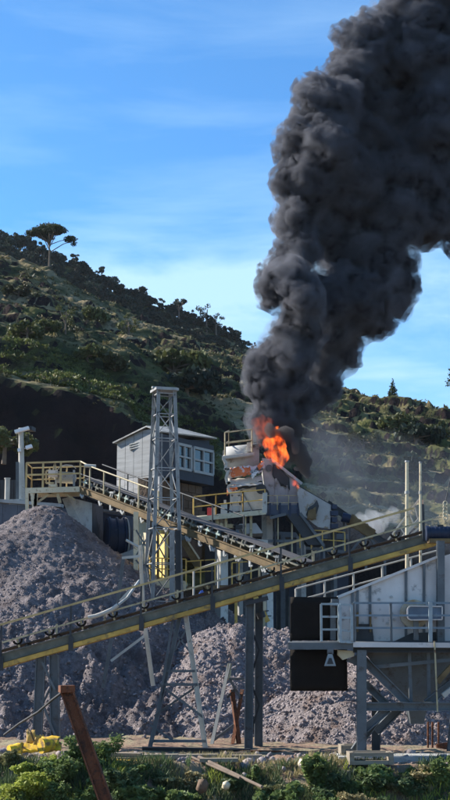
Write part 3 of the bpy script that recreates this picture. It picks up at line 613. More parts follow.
# back part, roof
bk = -nrm * 3.6
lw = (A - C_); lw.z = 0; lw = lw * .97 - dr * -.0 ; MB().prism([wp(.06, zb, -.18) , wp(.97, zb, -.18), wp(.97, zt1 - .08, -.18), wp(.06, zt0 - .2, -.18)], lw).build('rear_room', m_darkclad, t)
ov = .35
r_ = [A + V3((-.2, -.06, 0)), Bt + V3((-.08, -.16, .03)), C_ + V3((.02, -.14, .04)), wp(1.01, zt1 + .02, .14), wp(1.01, zt1 - .1, -2.6), A + V3((2.2, 3.3, .1))]
g_ = MB(); g_._add([r_[0], r_[1], r_[5], r_[1] + V3((1.2, 3.0, .4)), r_[2], r_[3], r_[4]], [(0, 1, 3, 2), (1, 4, 5, 3), (3, 5, 6)]); 
ro = g_.build('roof', m_conc, t); md = ro.modifiers.new('thick', 'SOLIDIFY'); md.thickness = .06; md.offset = 0
# brown base
g_ = MB()
for k in range(7):
    for j in range(4):
        s0, s1 = (k + .5 * (j % 2)) / 7.6, (k + 1 + .5 * (j % 2)) / 7.6 - .01; z0_, z1_ = zb - .05 - .38 * (j + 1), zb - .07 - .38 * j
        MB().prism([wp(s0, z0_, -.4), wp(s1, z0_, -.4), wp(s1, z1_, -.4), wp(s0, z1_, -.4)], -nrm * .2).build('base_block', m_brickw, t)
MB().prism([wp(0, zb - 3.4, -.65), wp(1, zb - 3.4, -.65), wp(1, zb - .06, -.65), wp(0, zb - .06, -.65)], -nrm * .5).build('base_wall', m_brickw, t)
# ---- pier wing and machine housing under the upper conveyor
t = thing('concrete_pier', P(85, 560, 61), 'grey sloping concrete wing wall under the upper conveyor beside the tall heap', 'wall')
MB().prism([P(62, 499, 63), P(68, 497, 63), P(92, 503, 62), P(92, 545, 62), P(80, 545, 62)], (.0, .5, 0)).build('wing', m_conc, t)
MB().prism([P(92.3, 503, 62), P(103, 506, 64), P(103, 560, 64), P(92.3, 560, 62)], (-.1, .5, 0)).build('return_wall', m_retwall, t)
t = thing('machine_housing', P(110, 560, 66), 'dark blue machine housing behind the navy drum', 'machine housing')
MB().prism([P(103, 513, 66), P(123, 516, 66), P(123, 570, 66), P(103, 570, 66)], (0, 2, 0)).build('body', m_navy, t)
MB().prism([P(106, 520, 65.95), P(116, 522, 65.95), P(116, 548, 65.95), P(106, 546, 65.95)], (0, .04, 0)).build('door', m_dark, t)
MB().bar(P(100, 510, 65.8), P(125, 514, 65.8), .5, .1).build('lintel', m_steel, t)
t = thing('ribbed_drum', P(122, 560, 63.5), 'big navy blue ribbed steel drum with a cream end flange below the upper conveyor', 'drum')
cx_, ax = P(113, 538, 62.6), V3((1, .25, 0)).normalized(); ra = .88
g_ = MB(); c0_ = cx_ - ax * .3; c1_ = cx_ + ax * .55
prof = [(0, .9 * ra), (.15, ra), (.5, ra * 1.0), (.85, .93 * ra)]
g_.tube(c0_, c1_, ra, ra * .96, 28).build('shell', m_navy, t)
for k in range(3):
    cc = cx_ + ax * (-.2 + .33 * k); MB().tube(cc - ax * .035, cc + ax * .035, ra * 1.07, ra * 1.07, 28).build('rib', m_navy, t)
MB().tube(c1_ + ax * .002, c1_ + ax * .07, ra * 1.05, ra * 1.0, 28).build('end_flange', m_conc, t)
MB().tube(c1_ + ax * .072, c1_ + ax * .2, ra * .9, ra * .6, 24).build('end_cone', m_dark, t)
MB().prism([P(120, 554, 61.6), P(134, 549, 61.6), P(137, 559, 61.6), P(120, 559, 61.6)], (0, 1.0, 0)).build('foot', m_conc, t)
MB().box(P(128, 590, 63.8), (1.0, 1.0, 2.8)).build('footing', m_conc, t)
# ---- cream loading platform
t = thing('loading_platform', P(170, 640, 57.2), 'cream and yellow loading platform with rails under the upper conveyor', 'platform')
Yp = 57.2
MB().prism([P(150, 579, Yp), P(186, 581, Yp), P(186, 589, Yp), P(150, 587, Yp)], (0, 2.2, 0)).build('deck', m_cream, t)
MB().prism([P(133, 517, 60.9), P(147, 523, 59.5), P(147, 562, 59.5), P(140, 566, 60)], (0, .3, 0)).build('side_plate', m_cream, t, label='cream slanted side plate')
MB().prism([P(149, 529, 59.3), P(168, 531, 57.4), P(168, 579, 57.4), P(149, 579, 59.3)], (0, .15, 0)).build('back_panel', mat('sunlit_yellow_sheet', (0.80, 0.60, 0.20), .6, 0, .2, 1.5, dirt=(.4, .30, .12), dscale=2), t)
for x, y0_, y1_, m_, w_ in ((136, 512, 640, m_cream, .2), (152, 528, 640, m_dark, .22), (158, 528, 580, m_brown, .1), (166, 528, 640, m_cream, .12)):
    MB().bar(P(x, y0_, Yp + .4), P(x, y1_, Yp + .4), w_).build('column', m_, t)
for p, q in (((136, 530), (152, 556)), ((152, 530), (136, 556)), ((152, 534), (166, 560)), ((166, 534), (152, 560)), ((136, 560), (152, 580)), ((152, 562), (166, 578))):
    MB().bar(P(*p, Yp + .3), P(*q, Yp + .3), .06).build('brace', m_steel, t)
railing(t, [P(150, 580, Yp - .02), P(186, 581.5, Yp - .02)], .9, 3, m=m_yrail)
railing(t, [P(186, 585, Yp + .1), P(215, 583, Yp + .1)], .95, 2, m=m_yrail)
MB().prism([P(187, 586, Yp), P(232, 585, Yp), P(232, 589, Yp), P(187, 590, Yp)], (0, 1.5, 0)).build('walkway', m_brown, t)
for k in range(6):
    x = 160 + k * 11
    MB().prism([P(x, 590, 62.5), P(x + 10.6, 590, 62.5), P(x + 10.6, 628, 62.5), P(x, 628, 62.5)], (0, .3, 0)).build('wall_panel', m_brickw, t)
t = thing('discharge_chute', P(192, 570, 60), 'slanted brown discharge chute below the upper conveyor', 'chute')
MB().prism([P(180, 541, 59.4), P(186, 539, 59.4), P(199, 559, 59.4), P(199, 568, 59.4), P(195, 568, 59.4)], (0, .9, 0)).build('trough', m_brown, t)
MB().bar(P(186, 538.5, 59.38), P(199.5, 559, 59.38), .07).build('lip', m_cream, t); MB().bar(P(194.5, 568, 59.38), P(199.5, 568, 59.38), .1).build('spout', m_yellow, t)
MB().bar(P(183, 540, 59.9), P(183, 520, 59.9), .12).build('hanger', m_steel, t)
# ---- burning screen house
t = SH = thing('screen_house', P(245, 640, 60), 'burning screening tower of buckled white and orange sheets on concrete columns', 'screening plant')
Ys = 60
def colm(x0, x1, y0_, y1_, Y, m_, d=.5):
    b_ = P((x0 + x1) / 2, y1_, Y + d / 2); tp_ = P((x0 + x1) / 2, y0_, Y + d / 2); w_ = (x1 - x0) / F * Y / 1.38; return MB().box((tp_ + b_) / 2, (w_, w_, tp_.z - b_.z), R(-52)).build('column', m_, t)
colm(215, 228, 520, 640, Ys + .5, m_whitecol, .9); colm(262, 273, 515, 640, Ys + 1, m_whitecol, .8); colm(236, 243, 525, 640, Ys + 2.6, m_conc, .6); colm(297, 306, 520, 640, Ys + 3, m_conc, .6)
colm(228.4, 232, 521, 600, Ys + .8, m_dark, .3); colm(331, 337, 530, 640, Ys + 2, m_steel, .3)  # narrow dark strip added as the shaded right side of the white column
# top platform
MB().prism([P(222, 456.5, Ys), P(254, 452.5, Ys + .2), P(256, 450, Ys + 2.0), P(226, 453, Ys + 2.0)], (0, 0, -.14)).build('top_deck', m_white, t)
MB().prism([P(222, 459, Ys - .02), P(253, 455, Ys + .18), P(253, 452.4, Ys + .18), P(222, 456.2, Ys - .02)], (0, -.04, 0)).build('toe_board', m_white, t)
railing(t, [P(225, 455.5, Ys + .06), P(252, 452, Ys + .2)], 1.0, 1, m=m_rail); railing(t, [P(229, 453, Ys + 1.8), P(253, 450.4, Ys + 1.8)], .95, 1, m=m_rail)
railing(t, [P(225, 455.5, Ys + .1), P(229, 453, Ys + 1.8)], 1.0, 1, m=m_rail)
MB().prism([P(247, 452, Ys + .4), P(252, 451.4, Ys + .4), P(252, 442, Ys + .4), P(247, 442.5, Ys + .4)], (0, .3, 0)).build('junction_box', m_white, t)
# round roller hood under the top deck: half drum
ax0, ax1 = P(226, 461, Ys + 1.0), P(259, 457, Ys + 1.2)
g_ = MB(); n = 14; d_ = (ax1 - ax0).normalized(); rows = []
for k in range(n + 1):
    an = math.pi * (-.62 + 1.24 * k / n) - .5; o = V3((0, -math.cos(an), math.sin(an))) * .62; rows.append((ax0 + o, ax1 + o))
g_._add([p for r0 in rows for p in r0], [(2 * k, 2 * k + 1, 2 * k + 3, 2 * k + 2) for k in range(n)], True); o = g_.build('roller_hood', m_greysh, t); md = o.modifiers.new('thick', 'SOLIDIFY'); md.thickness = .03
MB().tube(ax0 - d_ * .05, ax0 + d_ * .05, .5, .5, 18).build('end_disc', m_dark, t)
# white kinked side frame
g_ = MB(); pth = [(223, 458), (226.5, 464), (225, 470), (229, 468.5), (226, 478), (227.5, 484), (230, 482), (228, 489), (231, 493)]
for p, q in zip(pth, pth[1:]): g_.bar(P(*p, Ys - .15), P(*q, Ys - .15), .12, .12)
g_.build('side_frame', m_white, t)
def sh(c, m_, nm='buckled_sheet', amp=.06, dy=(0, 0, 0, 0), nu=14, nv=6, fr_=1.8, jag=.04, seed=0, Y=Ys, **k):
    g = MB(); g.sheet(*[P(x, y, Y + d) for (x, y), d in zip(c, dy)], nu=nu, nv=nv, amp=amp, fr=fr_, seed=seed, jag=jag); return g.build(nm, m_, t, **k)
sh([(226, 479), (262, 473), (263, 464), (229, 468)], m_scorch, dy=(0, .2, .5, .1), amp=.10, seed=1, label='white sheet blackened by soot')
sh([(231, 477.5), (252, 474), (250, 466), (230, 469)], m_orange, dy=(-.18, -.16, .08, -.05), amp=.07, jag=.08, seed=2, label='orange burnt sheet')
sh([(229, 486), (263, 482), (262, 476), (228, 480)], m_white, dy=(-.1, .1, .3, .1), amp=.05, seed=3)
sh([(252, 478), (265, 466), (263, 462), (250, 472)], m_scorch, dy=(-.25, -.15, .0, -.1), amp=.08, jag=.06, seed=4)
sh([(259, 470), (265, 463), (263, 460.5), (257, 466)], m_orange, dy=(-.3, -.2, -.1, -.2), amp=.05, seed=14)
sh([(228, 491), (262, 486), (262, 482), (229, 486)], m_dark, dy=(.1, .2, .3, .2), amp=.06, seed=5)
sh([(227, 495), (238, 489), (236, 484), (227, 488)], m_orange, dy=(-.1, -.1, 0, 0), amp=.05, jag=.05, seed=6)
sh([(228, 488), (262, 484.5), (262, 482.5), (230, 485.5)], m_white, dy=(-.2, -.1, 0, -.1), amp=.04, seed=7)
for c in ([(230, 512), (240, 511), (240, 490), (230, 492)], [(240.3, 511), (263, 509), (263, 486), (240.3, 489)]):
    MB().prism([P(*q, Ys + .2 + 1.3 * (263 - q[0]) / 33) for q in c], (0, .06, 0)).build('white_panel', m_white, t)
g_ = MB(); [g_.bar(P(x, y, Ys + .12 + 1.3 * (263 - x) / 33), P(x2, y2, Ys + .12 + 1.3 * (263 - x2) / 33), .07, .07) for x, y, x2, y2 in ((240, 489, 240, 511), (263, 486, 263, 509), (241, 492, 252, 511), (240, 489, 263, 486))]; g_.build('panel_stiffener', m_conc, t)
MB().tube(P(261, 489, Ys - .15), P(261.5, 489, Ys + .1), .22, .22, 14).build('bearing', m_dark, t)
# A-frame on deck
g_ = MB(); [g_.bar(P(*p, Ys - .3), P(*q, Ys - .3), .1) for p, q in (((232, 495), (230, 514)), ((239, 495), (242, 513)), ((231, 495), (241, 495)), ((231, 504), (241, 504)), ((225, 500), (225, 515)))]; g_.build('ladder_frame', m_white, t)
# mid deck
MB().prism([P(193, 519, Ys - .6), P(266, 511.5, Ys - .6), P(266, 509.5, Ys + 1.2), P(196, 516, Ys + 1.2)], (0, 0, -.12)).build('mid_deck', m_cream, t)
MB().bar(P(193, 519.5, Ys - .66), P(266, 512, Ys - .66), .05, .2).build('fascia', m_cream, t)
railing(t, [P(193.5, 518, Ys - .55), P(216, 515.5, Ys - .55)], .9, 1, m=m_yrail); railing(t, [P(216, 515.5, Ys - .55), P(243, 512.8, Ys - .55)], .9, 1, m=m_yrail)
railing(t, [P(243, 512.8, Ys - .55), P(265, 510.5, Ys - .55)], .9, 1, m=m_yrail)
MB().bar(P(264.5, 513, Ys - .6), P(265, 493, Ys - .6), .2).build('corner_post', m_white, t)
MB().bar(P(224, 516, Ys - .4), P(224, 504, Ys - .4), .28).build('stub_post', m_white, t)
for x in (199, 208.5, 217.5, 226, 245, 251): MB().bar(P(x, 519 - (x - 193) * .1, Ys - .3), P(x, 545 + (x - 199) * .1, Ys - .3), .11).build('hanger', m_rail, t)
MB().bar(P(199, 533, Ys - .28), P(251, 540, Ys - .28), .1).build('stringer', m_rail, t)
# grey slab chute under deck
MB().prism([P(239, 524, Ys - .3), P(256, 523, Ys - .3), P(263, 533, Ys - .3), P(244, 534, Ys - .3)], (0, .7, -.1)).build('slab_chute', m_greysh, t)
MB().prism([P(257, 539, Ys - .2), P(268, 540, Ys - .2), P(268, 550, Ys - .2), P(257, 549, Ys - .2)], (0, .3, 0)).build('white_plate', m_white, t)
# big grey hood right of the sheets
MB().prism([P(262, 458, Ys + .6), P(272, 459, Ys + .6), P(300, 482, Ys + .6), P(300, 511, Ys + .6), P(268, 512, Ys + .6), P(264, 480, Ys + .6)], (0, 2.2, 0)).build('hood_plate', m_greysh, t)
g_ = MB(); g_.tube(P(269, 468, Ys + .52), P(269, 468, Ys + .62), .15, .15, 14); g_.build('inspection_port', m_steel, t)
sh([(272, 477), (290, 490), (289, 476), (273, 463)], m_dark, 'soot_crust', Y=Ys + .54, amp=.02, nu=8, nv=6, jag=.12, seed=31)
for x, y0_, y1_ in ((276, 462, 511), (287, 472, 511)): MB().bar(P(x, y0_, Ys + .56), P(x, y1_, Ys + .56), .07, .05).build('stiffener', m_greysh, t)
railing(t, [P(266, 510, Ys - .15), P(300, 510, Ys - .15)], .62, 3, m=m_rail, rails=(.5, 1.0), r=.022)
for p, q, w_ in (((303, 520), (303, 560), .09), ((312, 530), (312, 575), .07), ((324, 545), (324, 575), .09), ((303, 560), (324, 545), .05), ((292, 515), (292, 560), .07), ((278, 516), (278, 560), .06), ((278, 545), (303, 538), .05), ((262, 541), (300, 541), .12), ((306, 548), (345, 552), .12)): MB().bar(P(*p, Ys + .1), P(*q, Ys + .1), w_).build('strut', m_rail if w_ < .08 else m_steel, t)
railing(t, [P(300, 548, Ys - .1), P(345, 551, Ys - .1)], .8, 4, m=m_yrail, r=.025)
MB().path([P(262, 486, Ys), P(268, 492, Ys), P(268, 508, Ys), P(275, 520, Ys), P(275, 545, Ys)], .05, 8).build('hose', m_dark, t)
MB().path([P(228, 520, Ys - .2), P(232, 527, Ys - .2), P(239, 522, Ys - .2), P(246, 530, Ys - .2)], .03, 6).build('cable', m_dark, t)
for k in range(5): MB().box(P(201 + k * 9.5, 523.5 + k * .9, Ys - .2), (.28, .3, .16), .4 * k).build('bracket', (m_rail, m_dark, m_cream)[k % 3], t)
MB().bar(P(271, 459, Ys + .5), P(302, 484, Ys + .5), .12).build('hood_edge', m_greysh, t); MB().prism([P(262, 457.5, Ys + .62), P(300, 481.5, Ys + .62), P(300, 481.5, Ys + .62) + V3((.1, 2.2, .0)), P(262, 457.5, Ys + .62) + V3((.1, 2.2, 0))], (0, 0, .05)).build('hood_top', m_dark, t)
MB().prism([P(264, 505, Ys - .1), P(299, 505, Ys - .1), P(300, 515, Ys - .1), P(266, 515, Ys - .1)], (0, .5, 0)).build('girder', mat('blue_dark_girder', (.05, .065, .10), .5, 0, .3, 2), t)
for x in (270, 280, 290, 298): MB().bar(P(x, 503, Ys - .16), P(x, 516, Ys - .16), .09).build('stiffener', m_navy, t)
# second hood with hole
g_ = MB(); pl = [P(296, 485, Ys - .3), P(331, 505, Ys - .3), P(330, 529, Ys - .3), P(318, 527, Ys - .3), P(300, 513, Ys - .3)]
g_.prism(pl, (0, .1, 0)).build('holed_plate', mat('dusty_white_plate', (.34, .33, .31), .75, 0, .2, 1.3, dirt=(.22, .17, .11), dscale=1.5, dcut=(.54, .60)), t)
MB().prism([P(296.5, 486, Ys - .15), P(331, 506, Ys - .15), P(331, 506, Ys - .15) + V3((0, 2, .15)), P(296.5, 486, Ys - .15) + V3((0, 2, .15))], (0, 0, .08)).build('hood_top', m_dark, t)
hp = [P(306, 515, Ys - .33), P(308, 508, Ys - .33), P(314, 504, Ys - .33), P(317, 500, Ys - .33), P(319, 506, Ys - .33), P(317, 513, Ys - .33), P(314, 518, Ys - .33), P(309, 519, Ys - .33)]
MB().prism(hp, (0, .025, 0)).build('burn_hole', m_dark, t); sh([(307, 520), (316, 520), (316, 507), (308, 510)], m_orange if 0 else m_brown, 'bent_flap', Y=Ys - .42, amp=.05, nu=6, nv=5)
for k in range(4): MB().box(P(333, 507 + k * 6.5, Ys - .2), (.22 + .1 * (k % 2), .4, .2), .3).build('bracket', m_navy, t)
# tail chute going down right
MB().prism([P(286, 514, Ys - .2), P(300, 513, Ys - .2), P(322, 545, Ys - .2), P(308, 545, Ys - .2)], (0, 1.3, 0)).build('tail_chute', m_dark, t)
MB().bar(P(300, 513, Ys - .26), P(324, 546, Ys - .26), .12).build('chute_edge', m_steel, t); MB().bar(P(286, 514, Ys - .26), P(270, 518, Ys - .26), .12).build('chute_edge', m_steel, t)
# sloping conveyor tail to the right of it
t = thing('tail_conveyor', P(350, 640, 61), 'dark sloping conveyor falling to the right of the burning plant', 'conveyor')
for yy, Y in ((0, 61), (0, 62.2)):
    MB().ibeam(P(327, 503, Y), P(392, 548, Y), .1, .28).build('side_beam', m_dark, t)
for k in range(9):
    q = k / 8; c_ = lerp(P(330, 503, 61), P(390, 545, 61), q); MB().tube(c_, c_ + V3((0, 1.2, 0)), .09, n=8).build('roller', m_steel, t)
MB().prism([P(330, 505, 61.1), P(392, 547, 61.1), P(392, 547, 61.1) + V3((0, 1, 0)), P(330, 505, 61.1) + V3((0, 1, 0))], (0, 0, .03)).build('belt', m_belt, t)
for p, q in (((344, 520), (344, 560)), ((366, 533), (366, 570)), ((344, 560), (366, 533)), ((366, 533), (388, 560)), ((385, 545), (385, 575))): MB().bar(P(*p, 61), P(*q, 61), .1).build('leg', m_steel, t)
sh([(346, 524), (372, 540), (376, 530), (352, 514)], m_brown, 'bent_cover', Y=60.8, amp=.08)
MB().tube(P(342, 517, 60.6), P(350, 519, 60.6), .2, n=12).build('motor', m_navy, t)
# dark boards put in for the shade between the columns and behind
t = thing('shade_backing', P(255, 620, 66), 'dark boards added for the shade under the burning plant', 'backing')
for k in range(12):
    x = 205 + k * 12; 
    MB().prism([P(x, 640, 66.5), P(x + 11.6, 640, 66.5), P(x + 11.6, 533 + (k % 3) * 1.5, 66.5), P(x, 533 + (k % 3) * 1.5, 66.5)], (0, .15, 0)).build('plank', m_darkclad if k % 2 else m_dark, t)
MB().bar(P(200, 532, 66.2), P(350, 537, 66.2), .3, .25).build('top_beam', m_steel, t)
for x in (246, 283, 318): MB().bar(P(x, 534, 66), P(x, 640, 66), .22).build('column', m_steel, t)
t = thing('access_stair', P(245, 600, 57.5), 'yellow-railed steel stair and landing beside the white column', 'stair')
MB().prism([P(231, 588, 57.5), P(256, 586, 57.5), P(256, 584.5, 58.6), P(233, 586, 58.6)], (0, 0, -.1)).build('landing', m_brown, t)
railing(t, [P(232, 587, 57.5), P(239, 586.5, 57.5), P(251, 585.5, 57.5)], .98, 1, m=m_yrail)
for k in range(6): MB().box(P(252 + k * 2.6, 590 + k * 5.2, 57.8), (.5, .8, .04)).build('step', m_steel, t)
for d in (-.42, .42): MB().bar(P(250, 586, 57.8 + d), P(268, 622, 57.8 + d), .06, .2).build('stair_stringer', m_yrail, t)
MB().bar(P(236, 587, 57.6), P(236, 635, 57.6), .12).build('column', m_yrail, t)
for i, (x, y, c) in enumerate(((256, 607, m_cream), (263, 600, m_whitecol), (259, 615, m_cream))):
    pass
t = thing('cable_drum', P(262, 622, 57), 'pale equipment box on legs half hidden behind the blue columns', 'box')
MB().box(P(259, 606, 57), (.55, .4, .35), .1).build('body', m_cream, t); g_ = MB(); [g_.bar(P(x, 610, 57), P(x, 634, 57), .07) for x in (254, 264)]; g_.build('leg', m_rail, t)
t.name = 'equipment_box'
t = thing('blue_rag', P(200, 601, 43.1), 'blue rag hanging from the lower conveyor rail by the white column', 'cloth')
g_ = MB(); g_.sheet(P(197, 603, 42.85), P(203, 600, 42.85), P(204, 591.5, 42.85), P(199, 593, 42.85), nu=6, nv=8, amp=.06, fr=4, t=.008, seed=9, jag=.02); g_.build('cloth', m_blue, t); g_ = MB(); g_.sheet(P(200.5, 598, 42.8), P(203, 597, 42.8), P(203, 590, 42.8), P(200, 591, 42.8), nu=4, nv=6, amp=.05, fr=5, t=.008, seed=10); g_.build('fold', m_blue, t)
for i, (x, lab) in enumerate(((209.5, 'red jerrycan on the middle deck, left one of two'), (214, 'white jerrycan on the middle deck beside the red one'))):
    t = thing('jerrycan', P(x, 516, Ys - .2), lab, 'canister', 'canisters on the middle deck'); MB().box(P(x, 512, Ys - .2), (.2, .16, .36)).build('body', m_red if i == 0 else m_white, t); MB().tube(P(x, 508.6, Ys - .2), P(x, 507, Ys - .2), .04).build('cap', m_dark, t)
# ================================================================== LATTICE MAST
t = thing('lattice_mast', P(165, 640, 56), 'grey steel lattice mast standing in front of the control building', 'mast')
def mcorner(top, i, tt):
    # i: 0..3 ; tt 0 bottom .. 1 top
    sx, sy = ((-1, -1), (1, -1), (1, 1), (-1, 1))[i]
    cxm = lerp(P(163, 640, 56), P(164.5, 391, 56), tt); wdt = (.64 * (1 - tt) + .34 * tt)
    a45 = R(18); ox = sx * wdt; oy = sy * wdt
    return cxm + V3((ox * math.cos(a45) - oy * math.sin(a45), ox * math.sin(a45) + oy * math.cos(a45), 0))
for i in range(4):
    MB().angle(mcorner(0, i, 0), mcorner(0, i, 1), .14, .03).build('leg', (m_white, m_steel, m_steel, m_white)[i] if 0 else (mat('galvanised_mast_steel', (.30, .30, .29), .6, 0, .25, 3, dirt=(.15, .13, .12), dscale=4, dcut=(.55, .7))), t)
m_galv = MATS['galvanised_mast_steel']
levs = [0, .15, .3, .44, .56, .68, .80, .90, .985]
for i in range(4):
    j = (i + 1) % 4
    for k, (a, b) in enumerate(zip(levs, levs[1:])):
        MB().bar(mcorner(0, i, b), mcorner(0, j, b), .035).build('girt', m_galv, t)
        p, q = (i, j) if (k + i) % 2 else (j, i); MB().bar(mcorner(0, p, a), mcorner(0, q, b), .034).build('brace', m_steel if k % 2 else m_galv, t)
capc = P(164.5, 390.5, 56); MB().box(capc, (.95, .95, .10), R(18)).build('cap_plate', m_galv, t); MB().box(capc + V3((0, 0, .1)), (1.05, .16, .08), R(18)).build('cap_beam', m_galv, t)
# ================================================================== CONVEYORS
def arcroller(r, wd, m_, nm):   # a half ring idler bracket, local, axis along Y
    g = MB(); n = 10; vs = []
    for k in range(n + 1):
        an = math.pi + math.pi * k / n
        for rr in (r, r * .66): 
            for y in (0, wd): vs.append((rr * math.cos(an), y, rr * math.sin(an)))
    fs = []
    for k in range(n):
        a = k * 4; fs += [(a, a + 4, a + 5, a + 1), (a + 2, a + 3, a + 7, a + 6), (a, a + 2, a + 6, a + 4), (a + 1, a + 5, a + 7, a + 3)]
    fs += [(0, 1, 3, 2), (4 * n, 4 * n + 2, 4 * n + 3, 4 * n + 1)]
    g._add(vs, fs); return local_mesh(g, nm, m_)
# ---- lower conveyor (yellow), crossing the whole frame
YL = 42.0; LA = P(-40, 679.5, YL); LB = P(440, 543.5, YL); dL = (LB - LA).normalized(); nLz = V3((-dL.z, 0, dL.x)); nLz = nLz if nLz.z > 0 else -nLz
t = LC = thing('belt_conveyor', P(100, 740, YL), 'long olive and yellow belt conveyor with tan handrail crossing the whole yard in front', 'conveyor')
for dy, w_ in ((0, .09), (1.05, .09)):
    MB().ibeam(LA + nLz * .27 + V3((0, dy, 0)), LB + nLz * .27 + V3((0, dy, 0)), .12, .26, .03).build('stringer', m_olive, t)
    MB().bar(LA + nLz * .055 + V3((0, dy - .03, 0)), LB + nLz * .055 + V3((0, dy - .03, 0)), .20, .13).build('yellow_flange', m_yellow, t)
MB().prism([LA + nLz * .5 + V3((0, .12, 0)), LB + nLz * .5 + V3((0, .12, 0)), LB + nLz * .44 + V3((0, .5, 0)), LA + nLz * .44 + V3((0, .5, 0))], nLz * .02).build('belt', m_belt, t)
MB().prism([LA + nLz * .44 + V3((0, .505, 0)), LB + nLz * .44 + V3((0, .505, 0)), LB + nLz * .5 + V3((0, .93, 0)), LA + nLz * .5 + V3((0, .93, 0))], nLz * .02).build('belt', m_belt, t)
LLen = (LB - LA).length
rm = arcroller(.15, .16, m_rubber, 'idler'); rm2 = local_mesh(MB().tube((0, 0, 0), (0, .95, 0), .065, n=8), 'roller', m_dark); bm_ = local_mesh(MB().bar((0, 0, -.12), (0, 0, .12), .05), 'bracket', m_rail)
slope = -math.atan2(dL.z, dL.x)
for k in range(15):
    s = (k * .97 + .95); 
    if s > LLen - .3: break
    p = LA + dL * s + nLz * .66; inst('idler', rm, t, p + V3((0, -.1, 0)), (0, slope, 0)); inst('roller', rm2, t, LA + dL * (s + .2) + nLz * .40 + V3((0, .07, 0)))
    inst('bracket', bm_, t, p + V3((.02, 0, -.1)), (0, slope, 0))
# rails: posts lean plumb
def onL(s, up=0, dy=0): return LA + dL * s + nLz * up + V3((0, dy, 0))
sx_ = lambda px: (px + 40) / 480 * LLen
for px in (2, 71, 141, 212, 281, 350):
    p = onL(sx_(px), .2, -.1); MB().bar(p, V3((p.x, p.y, p.z + 1.03)), .055).build('post', m_dark, t)
    MB().box(onL(sx_(px), .12, -.14), (.14, .05, .42)).build('gusset', m_dark, t)
MB().bar(onL(sx_(-40), 1.22, -.1), onL(sx_(425), 1.22, -.1), .075, .06).build('handrail', m_wood, t)
MB().bar(onL(sx_(8), .70, -.12), onL(sx_(440), .76, -.12), .05, .05).build('mid_rail', m_rail, t)
for px in (55, 104, 178, 242, 262, 318): p = onL(sx_(px), .4, .9); MB().bar(p, p + V3((0, 0, .45)), .06).build('post', m_rail, t)
# far side low rail
p = onL(sx_(195), .45, .95); MB().path([p, p + V3((0, 0, .85)), p + V3((.75, 0, 1.1)), p + V3((.75, 0, .2))], .03).build('guard_loop', m_white, t)
# end post + blue drive
p = onL(sx_(425), .2, -.1); MB().bar(p, V3((p.x, p.y, p.z + 1.1)), .07).build('post', m_dark, t)
# trestle legs: helper
def trestle(members, parent, Y, m_, nm='leg', w_=.12, db=0.0):
    for (x0, y0_, x1, y1_, ww) in members: MB().angle(P(x0, y0_, Y), P(x1, y1_, Y + db), ww, .02).build(nm, m_, parent)
trestle([(181, 612, 149, 751, .13), (174, 612, 160, 700, .07)], t, YL + .05, m_steel)
trestle([(185, 610, 206, 753, .15)], t, YL - .0, m_white)  # white on this leg alone stands for its sunlit left face
trestle([(181, 614, 149, 751, .1), (186, 612, 206, 752, .1)], t, YL + 1.05, m_steel)
trestle([(166, 671, 195, 671, .07), (160, 684.5, 198, 684.5, .08), (151, 741, 206, 741, .08), (160, 685, 203, 717, .07), (200, 684, 154, 716, .06), (172, 655, 187, 628, .05), (172, 628, 192, 655, .05), (150, 725, 175, 742, .06)], t, YL + .08, m_steel, 'brace')
for x0, x1 in ((41, 37.5), (54, 55.5)): MB().ibeam(P(x0, 655, YL + .1), P(x1, 738, YL + .1), .22, .28, .03, (1, 0, 0)).build('leg', m_steel, t); 
for x0, x1 in ((41, 37.5), (54, 55.5)): MB().ibeam(P(x0, 655, YL + 1.1), P(x1, 738, YL + 1.1), .16, .2, .03, (1, 0, 0)).build('leg', m_steel, t)
trestle([(42, 662, 55, 690, .07), (41, 700, 55, 735, .07), (54, 680, 39, 712, .06)], t, YL + .02, m_steel, 'brace')
for x0, x1, dy in ((250, 248.5, 0), (259, 258.5, .9)): MB().ibeam(P(x0, 600, YL + .2 + dy), P(x1, 757, YL + .2 + dy), .24, .25, .03, (1, 0, 0)).build('leg', m_steel, t)
MB().bar(P(244, 604, YL + .05), P(268, 598, YL + .05), .2, .12).build('cap_beam', m_dark, t)
trestle([(250, 625, 259, 650, .06), (259, 650, 250, 680, .06), (250, 680, 259, 705, .06), (259, 705, 250, 735, .06)], t, YL + .3, m_dark, 'brace')
MB().tube(P(260, 612, YL + .9), P(262, 618, YL + .9), .13).build('insulator', m_dark, t)
# ---- upper conveyor
YA, YB = 61.5, 51.0
t = UC = thing('belt_conveyor', P(190, 640, 56), 'dusty brown upper conveyor sloping down from the railed head platform to the right', 'conveyor')
U0 = P(80, 489, YA); U1 = P(297, 575, YB); dU = (U1 - U0).normalized(); sideU = dU.cross(UP).normalized(); sideU = -sideU if sideU.y < 0 else sideU; nU = sideU.cross(dU); nU = nU if nU.z > 0 else -nU; UL = (U1 - U0).length
def onU(s, up=0, dy=0): return U0 + dU * s + nU * up + sideU * dy
for dy in (0, 1.0):
    MB().ibeam(onU(0, 0, dy), onU(UL, 0, dy), .16, .30, .03).build('side_beam', m_brown, t)
    MB().bar(onU(0, .34, dy), onU(UL, .34, dy), .05, .06).build('top_chord', m_olive, t)
MB().prism([onU(0, .48, .1), onU(UL, .48, .1), onU(UL, .48, .9), onU(0, .48, .9)], nU * .03).build('belt', m_belt, t)
MB().prism([onU(0, -.25, .1), onU(UL, -.25, .1), onU(UL, -.25, .9), onU(0, -.25, .9)], nU * .02).build('return_belt', m_belt, t)
slU = math.atan2(-dU.z, math.hypot(dU.x, dU.y)); yaw = math.atan2(dU.y, dU.x)
